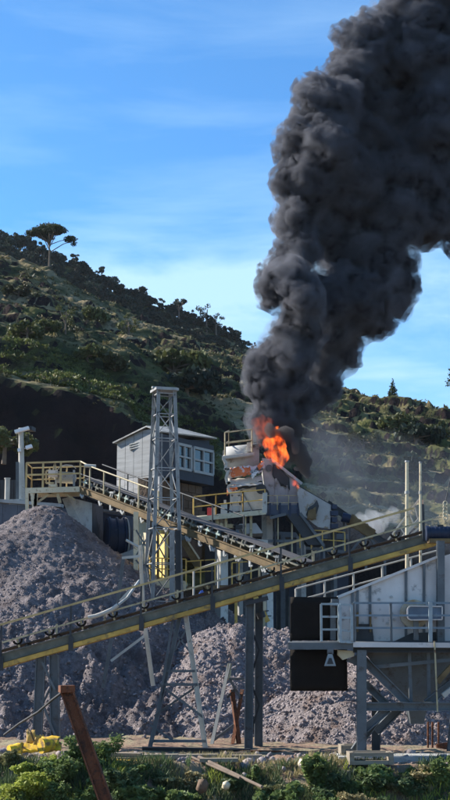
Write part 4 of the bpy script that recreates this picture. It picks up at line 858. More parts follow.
m_pgreen = mat('pale_green_dusty_paint', (.33, .40, .34), .7, 0, .3, 3, dirt=(.4, .38, .33), dscale=5)
fr1s = []
for v_ in range(4):
    fr1 = MB(); r4 = random.Random(v_); fr1.bar((-.02, 0, -.12), (.0, 0, .10 + .1 * r4.random()), .05, .05); fr1.bar((-.07, -.02, .06), (.10 + .1 * r4.random(), -.02, .02 + .12 * r4.random()), .05, .07)
    if v_ % 2: fr1.bar((.12, 0, -.12), (.1, 0, .14), .035, .035)
    fr1s.append(local_mesh(fr1, 'idler_frame', (m_pgreen, m_conc, m_olive, m_steel)[v_]))
fr2 = local_mesh(MB().tube((0, 0, 0), (0, .9, 0), .07, n=8), 'roller', m_dark)
fr3 = MB(); fr3.bar((-.1, 0, .08), (.06, 0, -.1), .07, .1); fr3.bar((.06, 0, -.1), (.14, 0, .02), .05, .06); fr3 = local_mesh(fr3, 'return_bracket', m_conc)
nn = int(UL / .52)
for k in range(nn):
    s = .3 + k * .52; inst('idler_frame', fr1s[(k * 7 + k // 3) % 4], t, onU(s + rnd.uniform(-.08, .08), .30, -.03), (0, slU + rnd.uniform(-.15, .15), yaw)); 
    inst('roller', fr2, t, onU(s + .1, .42, .05), (0, 0, yaw))
    if k % 2 == 0 or k > nn * .5: inst('return_bracket', fr3, t, onU(s + .2 * ((k * 7) % 3), -.24, -.04), (0, slU + .4 * ((k * 5) % 3 - 1), yaw)); 
# head platform
HA = P(26, 488, 61.9); HB = P(80, 486.5, 61.5)
MB().prism([HA, HB, HB + V3((0, 1.9, 0)), HA + V3((0, 1.9, 0))], (0, 0, -.06)).build('head_deck', m_cream, t)
MB().bar(HA + V3((0, 0, -.12)), HB + V3((0, 0, -.12)), .1, .24).build('head_beam', m_cream, t)
MB().bar(HA + V3((0, 1.85, -.12)), HB + V3((0, 1.85, -.12)), .1, .24).build('head_beam', m_cream, t)
h_ = 1.12
railing(t, [HA, lerp(HA, HB, .31), lerp(HA, HB, .64), HB], h_, 1, m=m_wood, r=.04, square=True)
railing(t, [HA + V3((0, 1.85, 0)), HB + V3((0, 1.85, 0))], h_, 3, m=m_wood, r=.035)
railing(t, [HA, HA + V3((0, 1.85, 0))], h_, 1, m=m_wood, r=.035)
# sloping handrail along the near side, T-topped lamp bracket
prs = [HB] + [onU(s, .2, -.12) for s in (.9, 2.0, 3.2, 4.6, 6.0)]
for a, b in zip(prs, prs[1:]):
    o1 = UP * (h_ if a is HB else .98); MB().tube(a + o1, b + UP * .98, .035, n=6).build('rail', m_rail, t); MB().tube(a + o1 * .5, b + UP * .5, .03, n=6).build('rail', m_dark, t)
    MB().tube(b, b + UP * .98, .035, n=6).build('post', m_rail, t)
MB().tube(prs[1] + UP * .98 + V3((-.25, 0, .03)), prs[1] + UP * .98 + V3((.25, 0, .0)), .08).build('lamp_arm', m_white, t)
prs = [onU(s, .2, 1.15) for s in (0, 2, 4, 6, 8, 10)]
for a, b in zip(prs, prs[1:]):
    MB().tube(a + UP * .98, b + UP * .98, .03, n=6).build('rail', m_dark, t); MB().tube(b, b + UP * .98, .03, n=6).build('post', m_dark, t)
# head drum, hood and motor on the platform
dc = P(58, 477, 62.2); MB().tube(dc, P(73, 478, 62.8), .26, .26, 18).build('head_drum', m_white, t)
g_ = MB(); pts = [(57, 471), (60, 467), (66, 465.5), (72, 466), (76, 469)]
for p, q in zip(pts, pts[1:]): g_.prism([P(*p, 62.1), P(*q, 62.1), P(*q, 63.0), P(*p, 63.0)], (0, 0, .05))
g_.build('drum_hood', m_white, t)
for x in (56, 74): MB().bar(P(x, 486, 62.2), P(x, 470, 62.2), .09).build('drum_bearing_post', m_conc, t)
g_ = MB(); [g_.bar(P(*p, 62.0), P(*q, 62.0), .07) for p, q in (((51, 478), (55, 463)), ((55, 463), (57, 478)), ((46, 471), (51, 470)), ((46, 471), (46, 483)), ((46, 483), (54, 483)))]; g_.build('motor_frame', m_rail, t)
MB().box(P(53, 474, 62.1), (.42, .4, .3), .1).build('drive_motor', m_plate, t)
MB().bar(P(49, 486, 61.8), P(57, 486, 61.8), .4, .12).build('motor_base', m_cream, t)
for p, q in (((27, 488), (27, 518)), ((36, 489), (35, 516)), ((57, 490), (60, 503)), ((31, 488), (34, 508)), ((35, 508), (37, 489))): MB().bar(P(*p, 61.9), P(*q, 61.9), .14).build('leg', m_cream if p[0] < 40 else m_rail, t)
for p, q in (((38, 489), (56, 495)), ((55, 490), (38, 502)), ((27, 512), (36, 511)), ((60, 490), (75, 500))): MB().bar(P(*p, 62), P(*q, 62), .09).build('brace', m_rail, t)
# trestle B under the upper conveyor, standing on the tall heap
for (x0, y0_, x1, y1_, Y, m_, ww) in ((140, 545, 143.5, 617, 53.0, m_white, .15), (143.5, 617, 153, 686, 53.0, m_white, .15), (123.5, 556, 118, 600, 53.2, m_steel, .13), (118, 600, 103, 688, 53.2, m_steel, .13)): MB().angle(P(x0, y0_, Y - (y1_ - 545) * .03), P(x1, y1_, Y - (y1_ - 545) * .03), ww, .025).build('leg', m_, t)  # bright of the sunlit leg given as white paint, its twin left grey
for (x0, y0_, x1, y1_) in ((118, 603, 140, 580), (111, 661, 147, 634), (122, 558, 140, 556)): MB().angle(P(x0, y0_, 50.6), P(x1, y1_, 50.6), .09, .02).build('brace', m_white, t)
MB().angle(P(178, 530, 54.5), P(178, 606, 54.5), .22, .03).build('leg', m_dark, t); MB().angle(P(172, 530, 55), P(172, 600, 55), .2, .03).build('leg', m_galv, t)
MB().tube(P(126, 540, 53), P(140, 548, 53), .05).build('brace', m_white, t)
# ---- leaning trestle between the two, brown pipes
t = thing('pipe_trestle', P(228, 760, 44.5), 'slender grey and rusty brown trestle standing left of the blue columns', 'trestle')
for p, q, m_ in (((230, 664, 45.2), (211, 752, 44.2), m_steel), ((230, 664, 45.2), (229, 680, 45), m_rail), ((243, 690, 45), (232, 752, 44.4), m_rust), ((232, 690, 45), (240, 752, 44.4), m_rust)): MB().angle(P(*p), P(*q), .12, .025).build('leg', m_, t)
for p, q in (((229, 679), (244, 679)), ((214, 740), (238, 722)), ((236, 688), (227, 698)), ((230, 680), (243, 702)), ((232, 705), (240, 715))): MB().angle(P(*p, 44.9), P(*q, 44.9), .08, .02).build('brace', m_steel, t)
# ---- white bent pipe on the rail
t = thing('bent_pipe', P(88, 618, 42.2), 'white curved pipe lying against the lower conveyor rail', 'pipe')
pp = [P(88, 617.5, 41.8), P(96, 616, 41.8), P(104, 613, 41.8), P(112, 609.5, 41.8), P(118, 605, 41.8)]
MB().path(pp, .065, 10).build('pipe', m_white, t); MB().path([P(118, 605, 41.8), P(127, 598, 42), P(139, 581, 43)], .04, 8).build('hose', m_conc, t)
# ================================================================== RIGHT HOPPER AND PLATFORM
YH = 38.0
t = thing('feed_hopper', P(400, 757, YH), 'blue grey steel feed hopper with railed platform on braced legs at right', 'hopper')
# sloped side plate in separate sheets
def plate_top(x): return 597 + (x - 338) * (557 - 597) / (437 - 338)
xs_ = [338, 357.5, 370, 406, 424, 436.6]
for k, (a, b) in enumerate(zip(xs_, xs_[1:])):
    pts = [P(a + .15, plate_top(a), YH + .9), P(b - .15, plate_top(b), YH + .9), P(b - .15, 641, YH + .9), P(a + .15, 641, YH + .9)]
    MB().prism(pts, (0, .06, 0)).build('side_plate', m_plate, t)
for x in (352.5, 357.5, 370, 406, 424): MB().bar(P(x, plate_top(x) + 1, YH + .87), P(x, 641, YH + .87), .07, .05).build('stiffener', m_steel, t)
MB().bar(P(337.5, plate_top(337.5), YH + .86), P(437, 557, YH + .86), .12, .07).build('rim', m_plate, t)
hb = local_mesh(MB().tube((0, 0, 0), (0, -.03, 0), .04, n=6), 'bolt_head', m_greysh)
for k in range(16):
    x = rnd.uniform(360, 434); y = rnd.uniform(plate_top(x) + 5, 632); inst('bolt_head', hb, t, P(x, y, YH + .898))
MB().prism([P(338, 598, YH + .98), P(437, 558, YH + .98), P(437, 558, YH + 3.0), P(338, 598, YH + 3.0)], (0, 0, -.03)).build('hopper_floor', m_dark, t)
MB().prism([P(337, 598, YH + 3.0), P(438, 557, YH + 3.0), P(438, 641, YH + 3.0), P(337, 641, YH + 3.0)], (0, .06, 0)).build('side_plate', m_plate, t)
MB().ibeam(P(440.5, 541, YH + .75), P(440.5, 646, YH + .75), .2, .22, .03, (0, 1, 0)).build('column', m_steel, t)
MB().prism([P(443.6, 556, YH + .95), P(470, 548, YH + .95), P(470, 641, YH + .95), P(443.6, 641, YH + .95)], (0, .06, 0)).build('side_plate', m_plate, t)
MB().prism([P(358, 624, YH + .84), P(372, 624, YH + .84), P(374, 641, YH + .84), P(356, 641, YH + .84)], (0, .04, 0)).build('opening', m_dark, t)
for x in (357.5, 370.5): MB().bar(P(x, 612, YH + .8), P(x, 632, YH + .8), .05).build('hose', m_brown, t)
MB().prism([P(395, 641, YH + .83), P(412, 633, YH + .83), P(436, 632, YH + .83), P(436, 641, YH + .83)], (0, .05, 0)).build('opening', m_dark, t)
# box motor guard in front of pulley
c_ = P(414.5, 614, YH + .55); MB().tube(c_, c_ + V3((0, .2, 0)), .39, .39, 26).build('pulley', mat('pale_yellow_disc', (.36, .32, .24), .6, 0, .3, 3, dirt=(.3, .2, .1), dscale=4), t)
MB().tube(c_ + V3((0, -.03, 0)), c_ + V3((0, -.002, 0)), .1, .1, 14).build('pulley_hub', m_dark, t)
g_ = MB(); r0 = .12; pts = []
x0, x1, y0_, y1_ = 407.5, 442, 606, 620
for (cx__, cy__, a0) in ((x0 + 4, y1_ - 4, 180), (x1, y1_ - .5, 270), (x1, y0_ + .5, 0), (x0 + 4, y0_ + 4, 90)):
    if cx__ == x1: pts.append(P(cx__, cy__, YH + .22)); continue
    for k in range(5):
        an = R(a0 + k * 22.5); pts.append(P(cx__ + 4 * math.cos(an), cy__ - 4 * math.sin(an), YH + .22))
g_.prism(pts, (0, .3, 0)).build('belt_guard', mat('slate_guard_paint', (.10, .14, .20), .5, 0, .25, 2, dirt=(.2, .24, .28), dscale=4, dcut=(.56, .7)), t)
g_ = MB(); n_ = len(pts)
for k in range(n_): g_.bar(pts[k] + V3((0, -.02, 0)), pts[(k + 1) % n_] + V3((0, -.02, 0)), .035)
g_.build('guard_rim', m_plate, t)
MB().bar(P(416, 621, YH + .4), P(416, 640, YH + .4), .13).build('guard_leg', m_steel, t)
# platform deck
MB().prism([P(353, 643, YH - .1), P(480, 644, YH - .1), P(480, 641, YH + .85), P(353, 641, YH + .85)], (0, 0, -.05)).build('deck', m_steel, t)
MB().bar(P(353, 644.6, YH - .15), P(480, 645.4, YH - .15), .08, .13).build('deck_edge', m_plate, t)
MB().ibeam(P(353, 650, YH + .1), P(480, 650, YH + .1), .16, .14).build('deck_beam', m_dark, t)
MB().prism([P(288, 642.5, YH - .1), P(353, 642.5, YH - .1), P(353, 641, YH + .9), P(288, 641, YH + .9)], (0, 0, -.05)).build('deck', m_steel, t, label='narrow walkway in front of the black screens')
MB().bar(P(288, 646, YH - .12), P(353, 646, YH - .12), .08, .18).build('deck_edge', m_steel, t)
m_lrail = mat('pale_blue_rail_paint', (.28, .33, .35), .5, 0, .2, 4, dirt=(.2, .12, .08), dscale=6, dcut=(.6, .7)); m_drail = mat('mid_blue_rail_paint', (.15, .20, .24), .5, 0, .25, 4)
railing(t, [P(321.5, 641.5, YH - .1), P(339, 641.5, YH - .1)], .99, 1, m=m_lrail, rails=(.32, .66, 1.0), r=.03, square=True)
railing(t, [P(340.5, 642.5, YH - .2), P(352, 643, YH - .2)], 1.0, 1, m=m_lrail, rails=(.02, .32, .66, 1.0), r=.035, square=True)
railing(t, [P(354, 642, YH - .1), P(391.5, 642, YH - .1), P(431, 642, YH - .1), P(470, 642, YH - .1)], 1.03, 1, m=m_drail, rails=(.36, .68, 1.0), r=.03, pm=m_steel, square=True)
MB().bar(P(430.5, 642, YH - .16), P(430.5, 602, YH - .16), .1, .05).build('rail_plate', m_lrail, t)
# black rubber screens
for c, nm in (([(290.5, 597), (338, 597), (340, 640.5), (290.5, 640.5)], 1), ([(290.5, 649.5), (347, 649.5), (347.5, 691), (290.5, 691)], 2)):
    g_ = MB(); g_.sheet(*[P(x, y, YH + .5) for x, y in (c[3], c[2], c[1], c[0])], nu=10, nv=6, amp=.02, fr=1.5, t=.02, seed=nm, jag=0.004); g_.build('rubber_screen', m_rubber, t)
for x in (291, 345): MB().bar(P(x, 597 if x < 300 else 650, YH + .56), P(x, 690, YH + .56), .06).build('screen_post', m_dark, t)
MB().bar(P(333, 602, YH + .35), P(333, 640, YH + .35), .14).build('screen_post', m_steel, t); MB().bar(P(335, 599, YH + .3), P(335, 606, YH + .3), .2).build('screen_clamp', m_steel, t)
# triangular lamp bracket
MB().prism([P(324.5, 666, YH - .2), P(336, 666, YH - .2), P(332, 653, YH - .2), P(328.5, 653, YH - .2)], (0, .12, 0)).build('lamp_shade', mat('grey_lamp_shade', (.22, .26, .28), .5, 0, .2, 3), t)
MB().bar(P(330.3, 648, YH - .15), P(330.3, 654, YH - .15), .16, .1).build('lamp_stem', m_steel, t); MB().prism([P(327, 664, YH - .22), P(333.5, 664, YH - .22), P(331.5, 658, YH - .22), P(329, 658, YH - .22)], (0, .012, 0)).build('lamp_glass', m_dark, t)
# yellow-tan corner plate under the deck
MB().prism([P(338, 650, YH + .1), P(355, 651, YH + .1), P(354, 656, YH + .1), P(343, 660, YH + .1), P(338, 655, YH + .1)], (0, .3, 0)).build('corner_plate', m_cream, t)
MB().prism([P(346, 661, YH + .25), P(362, 652, YH + .25), P(362, 668, YH + .25)], (0, .1, 0)).build('gusset', m_steel, t)
# hopper body below the deck: inverted pyramid in dark steel
tp = [P(364, 652, YH + .5), P(480, 652, YH + .5), P(480, 652, YH + 3.0), P(364, 652, YH + 3.0)]; bt = [P(407, 706, YH + 1.2), P(428, 706, YH + 1.2), P(428, 706, YH + 1.9), P(407, 706, YH + 1.9)]
for i in range(4):
    j = (i + 1) % 4; 
    MB().prism([tp[i], tp[j], bt[j], bt[i]], (0, .03, 0) if i % 2 == 0 else (.03, 0, 0)).build('cone_plate', m_steel, t)
MB().prism([P(408, 706.5, YH + 1.2), P(427, 706.5, YH + 1.2), P(424, 724, YH + 1.3), P(411, 724, YH + 1.3)], (0, .6, 0)).build('outlet', m_steel, t)
for p, q in (((375, 667), (450, 660)), ((409, 648), (411, 707)), ((428, 648), (429, 700))): MB().bar(P(*p, YH + .35), P(*q, YH + .35 - .06 * (p[0] == 375)), .09 + .003 * (p[0] == 375)).build('stiffener', m_steel, t)
# frame
def fb(p, q, Y, w_=.24, m_=m_steel, nm='frame_member', h=None): return MB().ibeam(P(*p, Y), P(*q, Y), h or w_, w_, .03).build(nm, m_, t)
fb((361.5, 650), (361.5, 757), YH + .0, .25, nm='leg'); fb((376, 690), (376, 755), YH + 2.6, .22, m_dark, 'leg')
fb((364, 706.5), (480, 706.5), YH - .02, .22, nm='cross_beam'); fb((364, 706.5), (480, 706.5), YH + 2.6, .2, nm='cross_beam')
fb((364, 660), (408, 704), YH + .28, .22, nm='brace'); fb((466, 672), (426, 704), YH + .28, .22, nm='brace')
fb((365, 683), (386, 704), YH + .6, .2, nm='brace'); fb((384, 709), (354, 751), YH + .3, .2, nm='brace'); fb((399, 709), (376, 732), YH + .5, .22, nm='brace'); fb((388, 709), (365, 729), YH + .05, .2, nm='brace')
fb((458, 680), (450, 757), YH + 3, .2, nm='leg')
MB().bar(P(434.5, 641, YH - .25), P(437.5, 712, YH - .25), .04).build('hanging_cable', m_rail, t)
MB().prism([P(442, 694, YH - .3), P(455, 684, YH - .3), P(457, 687, YH - .3), P(445, 698, YH - .3)], (0, .2, 0)).build('bright_plate', m_white, t)
MB().prism([P(436, 680, YH - .1), P(452, 663, YH - .1), P(453, 668, YH - .1), P(440, 684, YH - .1)], (0, .2, 0)).build('chute_lip', m_brown, t)
# footing
t = thing('concrete_footing', P(385, 762, YH), 'long low concrete footing under the hopper legs', 'footing')
for k in range(4): MB().box(P(352 + k * 29.5, 759, YH + .4), (.79, 1.2, .2)).build('block', m_conc, t)
# thin pipes behind the hopper
t = thing('standpipe', P(431, 752, 42), 'three thin rusty standpipes behind the hopper outlet', 'pipe')
for x in (428, 432.5, 438.5): MB().tube(P(x, 752, 42.5), P(x, 722, 42.5), .03).build('pipe', m_rust, t)
MB().bar(P(437, 750, 42.4), P(452, 748, 42.4), .2, .35).build('valve_box', m_rust, t)
# ---- white rails of the far walkway and twin cream masts
t = thing('far_walkway', P(380, 640, 46), 'white-railed walkway rising behind the right hopper', 'walkway')
W0 = P(296, 613, 46); W1 = P(440, 574, 46); MB().prism([W0, W1, W1 + V3((0, 1, 0)), W0 + V3((0, 1, 0))], (0, 0, -.08)).build('deck', m_dark, t)
MB().bar(W0 + V3((0, -.04, -.06)), W1 + V3((0, -.04, -.06)), .06, .2).build('toe_board', m_conc, t)
railing(t, [W0, W1], .78, 5, m=m_white, rails=(.5, 1.0), r=.034)
for x, y in ((300, 612), (322, 606), (345, 600)): MB().bar(P(x, y, 46.3), P(x, 690, 46.3), .12).build('leg', m_steel, t)
g_ = MB()
for k in range(26):
    q = lerp(W0, W1, rnd.random()) + V3((0, rnd.uniform(.1, .9), .06)); g_.box(q, (rnd.uniform(.06, .22), .12, rnd.uniform(.05, .16)), rnd.uniform(0, 3))
g_.build('spilled_scrap', m_whitecol, t, kind='stuff')
for (x, y0_, y1_, r_, lab) in ((407, 462, 575, .06, 'taller cream pole with the ladder frame, left one of two'), (420.5, 463, 572, .045, 'thinner cream pole, right one of two behind the hopper')):
    t = thing('mast_pole', P(x, y1_, 45), lab, 'pole', 'pair of cream poles behind the hopper'); MB().tube(P(x, y1_ + 60, 45), P(x, y0_, 45), r_, r_ * .85, 10).build('pole', m_cream, t)
    MB().tube(P(x, y0_ + .3, 45), P(x, y0_ - 1.4, 45), r_ * 1.25, r_ * 1.1, 10).build('cap', m_conc, t); MB().tube(P(x, 491, 45), P(x, 494, 45), r_ * 1.3).build('collar', m_conc, t)
t = thing('ladder_frame', P(408, 560, 45.6), 'slanting white ladder frame propped between the two cream poles', 'ladder')
for p, q, w_ in (((396, 545), (423, 515), .1), ((388, 540), (421, 497), .05), ((392, 550), (420, 527), .06)): MB().bar(P(*p, 45.5), P(*q, 45.5), w_).build('stile', m_white, t)
for k in range(7): q = k / 6; MB().bar(lerp(P(390, 541, 45.5), P(420, 500, 45.5), q), lerp(P(397, 545, 45.5), P(423, 516, 45.5), q), .035).build('rung', m_conc, t)
MB().bar(P(421.5, 500, 45.4), P(422, 517, 45.4), .12).build('end_plate', mat('peach_paint', (.6, .38, .26), .6, 0, .2, 3), t)
t = thing('drive_motor', P(440, 541, 41.2), 'dark blue cylindrical drive motor at the top end of the lower conveyor', 'motor')
MB().tube(P(427.5, 533.5, 41.4), P(470, 533, 41.4), .2, .2, 20).build('body', m_navy, t); MB().tube(P(426, 533.5, 41.4), P(429, 533.5, 41.4), .23, .23, 20).build('end_cap', m_navy, t)
for k in range(6): c_ = P(431 + k * 4, 533.4, 41.4); MB().tube(c_, c_ + V3((.03, 0, 0)), .215, .215, 20).build('fin', m_navy, t)
MB().box(P(440, 526.5, 41.4), (.18, .14, .1)).build('terminal_box', m_dark, t); MB().box(P(440, 541, 41.4), (.7, .4, .12)).build('foot', m_brown, t)
t = thing('lifting_chain', P(446, 520, 48), 'pale loop of lifting chain hanging near the right edge', 'chain')
for k in range(5):
    c_ = P(445.3, 503.5 + k * 3.5, 48); g_ = MB(); pr = [c_ + V3((.07 * math.cos(a), .0, .085 * math.sin(a))) for a in [i * math.pi / 4 for i in range(8)]]; g_.path(pr + [pr[0]], .022, 6); g_.build('link', m_cream, t)
MB().tube(P(445.3, 502.5, 48), P(452, 470, 48), .015, n=5).build('cable', m_dark, t); MB().tube(P(452, 470, 48), P(475, 474, 48), .1).build('boom', m_cream, t)
t['label'] = 'pale loop of lifting chain hanging near the right edge above the blue motor'
# ================================================================== FOREGROUND
# rusty beam leaning across the lower left
t = thing('rusty_beam', P(105, 800, 32.5), 'rusty brown steel beam leaning in the foreground at lower left', 'beam')
a = P(67, 691, 33.2); b = P(113, 822, 32.4)
MB().ibeam(a, b, .22, .30, .035, (1, 0, .3)).build('beam', m_rust, t); MB().box(a + V3((-.01, 0, .05)), (.34, .3, .16), .3).build('end_plate', m_rust, t)
MB().path([P(64, 691, 33.2), P(52, 700, 34), P(38, 712, 35.2), P(20, 723, 37), P(4, 735, 38)], .028, 6).build('cable', m_dark, t)
# yellow wrecked machine
t = thing('wrecked_yellow_machine', P(35, 752, 37.6), 'crumpled bright yellow machine parts lying on the bank at left', 'machine')
def ysh(c, Y, seed, amp=.06, m_=m_yel2): g = MB(); g.sheet(*[P(x, y, Y + d) for x, y, d in c], nu=8, nv=6, amp=amp, fr=2.4, t=.03, seed=seed, jag=.03); return g.build('bent_panel', m_, t)
ysh([(8, 758, -.1), (22, 755, 0), (24, 744, .3), (9, 746, .2)], 37.4, 1); ysh([(19, 752, 0), (40, 751, .1), (42, 745, .5), (22, 746, .5)], 37.5, 2)
ysh([(42, 752, -.1), (61, 750, 0), (62, 742, .5), (45, 740, .4)], 37.4, 3); ysh([(40, 742, -.2), (58, 745, -.1), (60, 739, .3), (42, 737, .4)], 37.6, 4)
MB().tube(P(41, 746, 37.1), P(52, 745, 37.3), .2, .17, 16).build('bucket_roller', m_yel2, t); MB().tube(P(9, 752, 37.1), P(16, 751, 37.2), .17, .17, 14).build('fender', m_yel2, t)
ysh([(26, 742, 0), (36, 740, 0), (35, 730, .2), (27, 731, .2)], 37.9, 5, .08, m_yellow); ysh([(33, 745, 0), (45, 744, .1), (44, 736, .2), (36, 735, .2)], 37.8, 6, .06, m_rust if 0 else m_yellow)
MB().path([P(34, 741, 37.7), P(31, 733, 37.7), P(28, 729, 37.8)], .03).build('hose', m_brown, t)
# rubble stones at the left edge under it and along the bank
n = 900; px = nr.uniform(-10, 460, n); Y = nr.uniform(36.4, 39.2, n); X = (px - 225) / F * Y; s = .04 + .16 * nr.random(n) ** 3; wgt = (px < 75) | (nr.random(n) < .4); s = np.where(px < 45, s * 1.5, s)
stones(np.stack([X, Y, ground_z(X, Y) + s * .2], -1)[wgt], s[wgt], m_rock2, 'rubble', None, 'loose pale stones along the edge of the bank', 77)
# planks and yellow channel on the ground
t = thing('plank_stack', P(170, 755, 37.5), 'weathered pale planks laid end to end on the bank edge under the trestle', 'planks')
for k, (x0, x1, y, Y, th) in enumerate(((111, 141, 754.5, 37.4, .10), (126, 178, 757, 37.6, .12), (165, 218, 756.5, 37.9, .10), (190, 262, 757.5, 38.2, .12), (120, 152, 758.6, 37.2, .06), (200, 238, 760, 37.3, .09))):
    MB().bar(P(x0, y, Y), P(x1, y + rnd.uniform(-1, 1), Y + rnd.uniform(-.3, .3)), .28, th).build('plank', m_plank, t)
t = thing('ground_beam', P(190, 757, 40.5), 'long dark steel sill beam on the ground joining the trestle feet', 'beam'); MB().ibeam(P(142, 751, 41.4), P(250, 753, 41.6), .25, .24).build('beam', m_dark, t); MB().ibeam(P(250, 753.5, 41), P(352, 755, 41), .2, .18).build('beam', m_rust, t)
t = thing('yellow_channel', P(135, 765, 37), 'faded yellow steel channel lying under the planks', 'steel channel'); MB().ibeam(P(116, 763.5, 36.9), P(154, 765.5, 36.9), .25, .2).build('channel', m_yel2, t)
t = thing('long_pole', P(225, 775, 36), 'long thin brown pole lying slantwise down the bank', 'pole'); MB().tube(P(199, 757, 37.6), P(262, 787, 34.9), .05, .04).build('shaft', m_bark, t); MB().tube(P(188, 755.5, 38), P(240, 778, 35.6), .035).build('thin_shaft', m_bark, t)
def crate(x, y, Y, w_, lab):
    t = thing('timber_frame', P(x, y, Y), lab, 'timber'); h = .30
    for k in range(2):
        MB().box(P(x, y, Y) + V3((0, 0, .06 + k * .2)), (w_, .12, .10), .05).build('plank', m_plank, t); MB().box(P(x, y, Y) + V3((0, .5, .06 + k * .2)), (w_, .12, .10), .05).build('plank', m_plank, t)
    for s in (-1, 1): MB().box(P(x, y, Y) + V3((s * w_ / 2, .25, .16)), (.12, .62, .3), .05).build('end_board', m_plank, t)
crate(371, 765, 36.6, 1.0, 'low pale timber frame on the ground left of the concrete footing'); crate(352, 757, 38.6, .5, 'small pale timber frame by the left hopper leg')
for i, (x, y, Y, s) in enumerate(((203, 786, 35.2, .22), (226, 786, 35.3, .15), (302, 765, 36.9, .15), (216, 768, 36.8, .09))):
    t = thing('boulder', P(x, y, Y), ('dark broken block on the bank beside the slanting pole', 'pale-faced broken block right of the dark one on the bank', 'cream boulder among the plants left of the hopper', 'small cream stone on the bank edge by the pole')[i], 'boulder', 'boulders on the bank')
    b_ = stones(np.array([P(x, y, Y)]), np.array([s]), m_brickw if i == 0 else m_cream, 'rock', t, None, 300 + i); del b_['kind']
# ---- plants
def plant(name, px, py, Y, h, r, n, m, leaf, label, cat, seed, group=None, stems=7, droop=.2):
    base = P(px, py, Y); base.z = float(ground_z(np.array([base.x]), np.array([Y]))[0]) - .05
    t = thing(name, base, label, cat, group); g = random.Random(seed); st = MB(); blobs = []
    for k in range(stems):
        an = g.uniform(0, 6.28); rr = r * g.uniform(.15, .95); zz = h * g.uniform(.5, 1.0) * (1 - .3 * rr / r); e = base + V3((rr * math.cos(an), rr * math.sin(an), zz)); md = base + V3((rr * .35 * math.cos(an), rr * .35 * math.sin(an), zz * .6))
        st.tube(base, md, .018, .014, 5, False); st.tube(md, e, .014, .006, 5, False)
        for q in (.45, .75, 1.0): pq = lerp(base, e, q); blobs.append((*pq, r * .30 * g.uniform(.7, 1.3), h * .17 * g.uniform(.7, 1.3)))
    st.build('stem', m_bark, t); pts = blobpts(blobs, n, seed, .15); pts = pts[pts[:, 2] > base.z - .1]; v, f = leafquads(pts - np.array(base), leaf, seed, .35)
    addmesh('foliage', npmesh('foliage', v, f, m), t); return t
l_olw = leafmat('dull_olive_weed', (.19, .19, .085), .4, scale=2.0, trans=.3)
PL = [
 (12, 800, 35.0, .75, .75, 2600, l_yell, .055, 'yellow green leafy shrub at the lower left corner'),
 (42, 800, 35.2, .9, .7, 2400, l_yell, .05, 'yellow green shrub second from the left corner'),
 (30, 812, 33.8, .7, .8, 2400, l_green, .055, 'green shrub in front of the yellow green shrubs'),
 (62, 792, 35.6, 1.0, .55, 1800, l_green, .055, 'mid green shrub left of the rusty beam'),
 (94, 790, 36.0, 1.45, .6, 1900, l_green, .05, 'tall airy shrub right behind the rusty beam'),
 (84, 815, 34.2, .8, .6, 1500, l_dgreen, .06, 'dark shrub at the foot of the rusty beam'),
 (116, 800, 35.0, .95, .5, 1500, l_dgreen, .075, 'deep green broad-leaved weed right of the rusty beam'),
 (136, 806, 34.8, .7, .5, 1300, l_green, .07, 'green weed under the yellow channel'),
 (168, 800, 35.0, .95, .65, 1700, l_green, .085, 'broad-leaved green weed below the pale planks'),
 (188, 806, 34.6, .6, .5, 1100, l_dgreen, .07, 'low dark weed below the planks'),
 (186, 775, 36.4, .5, .45, 900, l_dry, .05, 'dry straw coloured tuft on the edge below the planks'),
 (238, 806, 34.6, .55, .6, 1300, l_dgreen, .07, 'low dark weed below the slanting pole'),
 (257, 775, 36.6, .75, .35, 800, l_green, .07, 'upright weed at the foot of the blue columns'),
 (284, 796, 35.2, 1.15, .6, 1900, l_green, .085, 'big bright leafy plant in the middle of the bank'),
 (270, 806, 34.8, .7, .5, 1300, l_dgreen, .08, 'dark leafy plant left of the big bright one'),
 (318, 785, 36.0, 1.35, .45, 1500, l_green, .075, 'tall leafy weed below the black screens'),
 (334, 792, 35.6, .9, .5, 1300, l_dgreen, .075, 'deep green weed right of the tall one'),
 (310, 806, 34.8, .6, .6, 1300, l_dgreen, .07, 'low dark plant at the bottom below the tall weed'),
 (352, 800, 35.2, .7, .5, 1200, l_dry, .05, 'dry tuft left of the timber frame'),
 (392, 786, 36.2, .85, .65, 1700, l_green, .065, 'rounded green shrub below the concrete footing'),
 (376, 790, 36.0, .6, .5, 1200, l_dgreen, .065, 'small dark shrub left of the rounded one'),
 (412, 792, 35.9, .7, .55, 1300, l_dgreen, .06, 'dark shrub right of the rounded green one'),
 (428, 780, 36.4, .5, .5, 1000, l_dry, .045, 'straw coloured grass clump below the hopper'),
 (448, 786, 36.2, 1.05, .5, 1400, l_green, .065, 'green shrub at the right edge of the bank')]
for i, (px, py, Y, h, r, n, m, lf, lab) in enumerate(PL): plant('bank_plant', px, py, Y, h * .8, r * 1.1, int(n * 1.7), m, lf, lab, 'plant', 400 + i, 'plants on the bank in the foreground')
g2 = random.Random(99); k = 0; cnt = [0, 0]
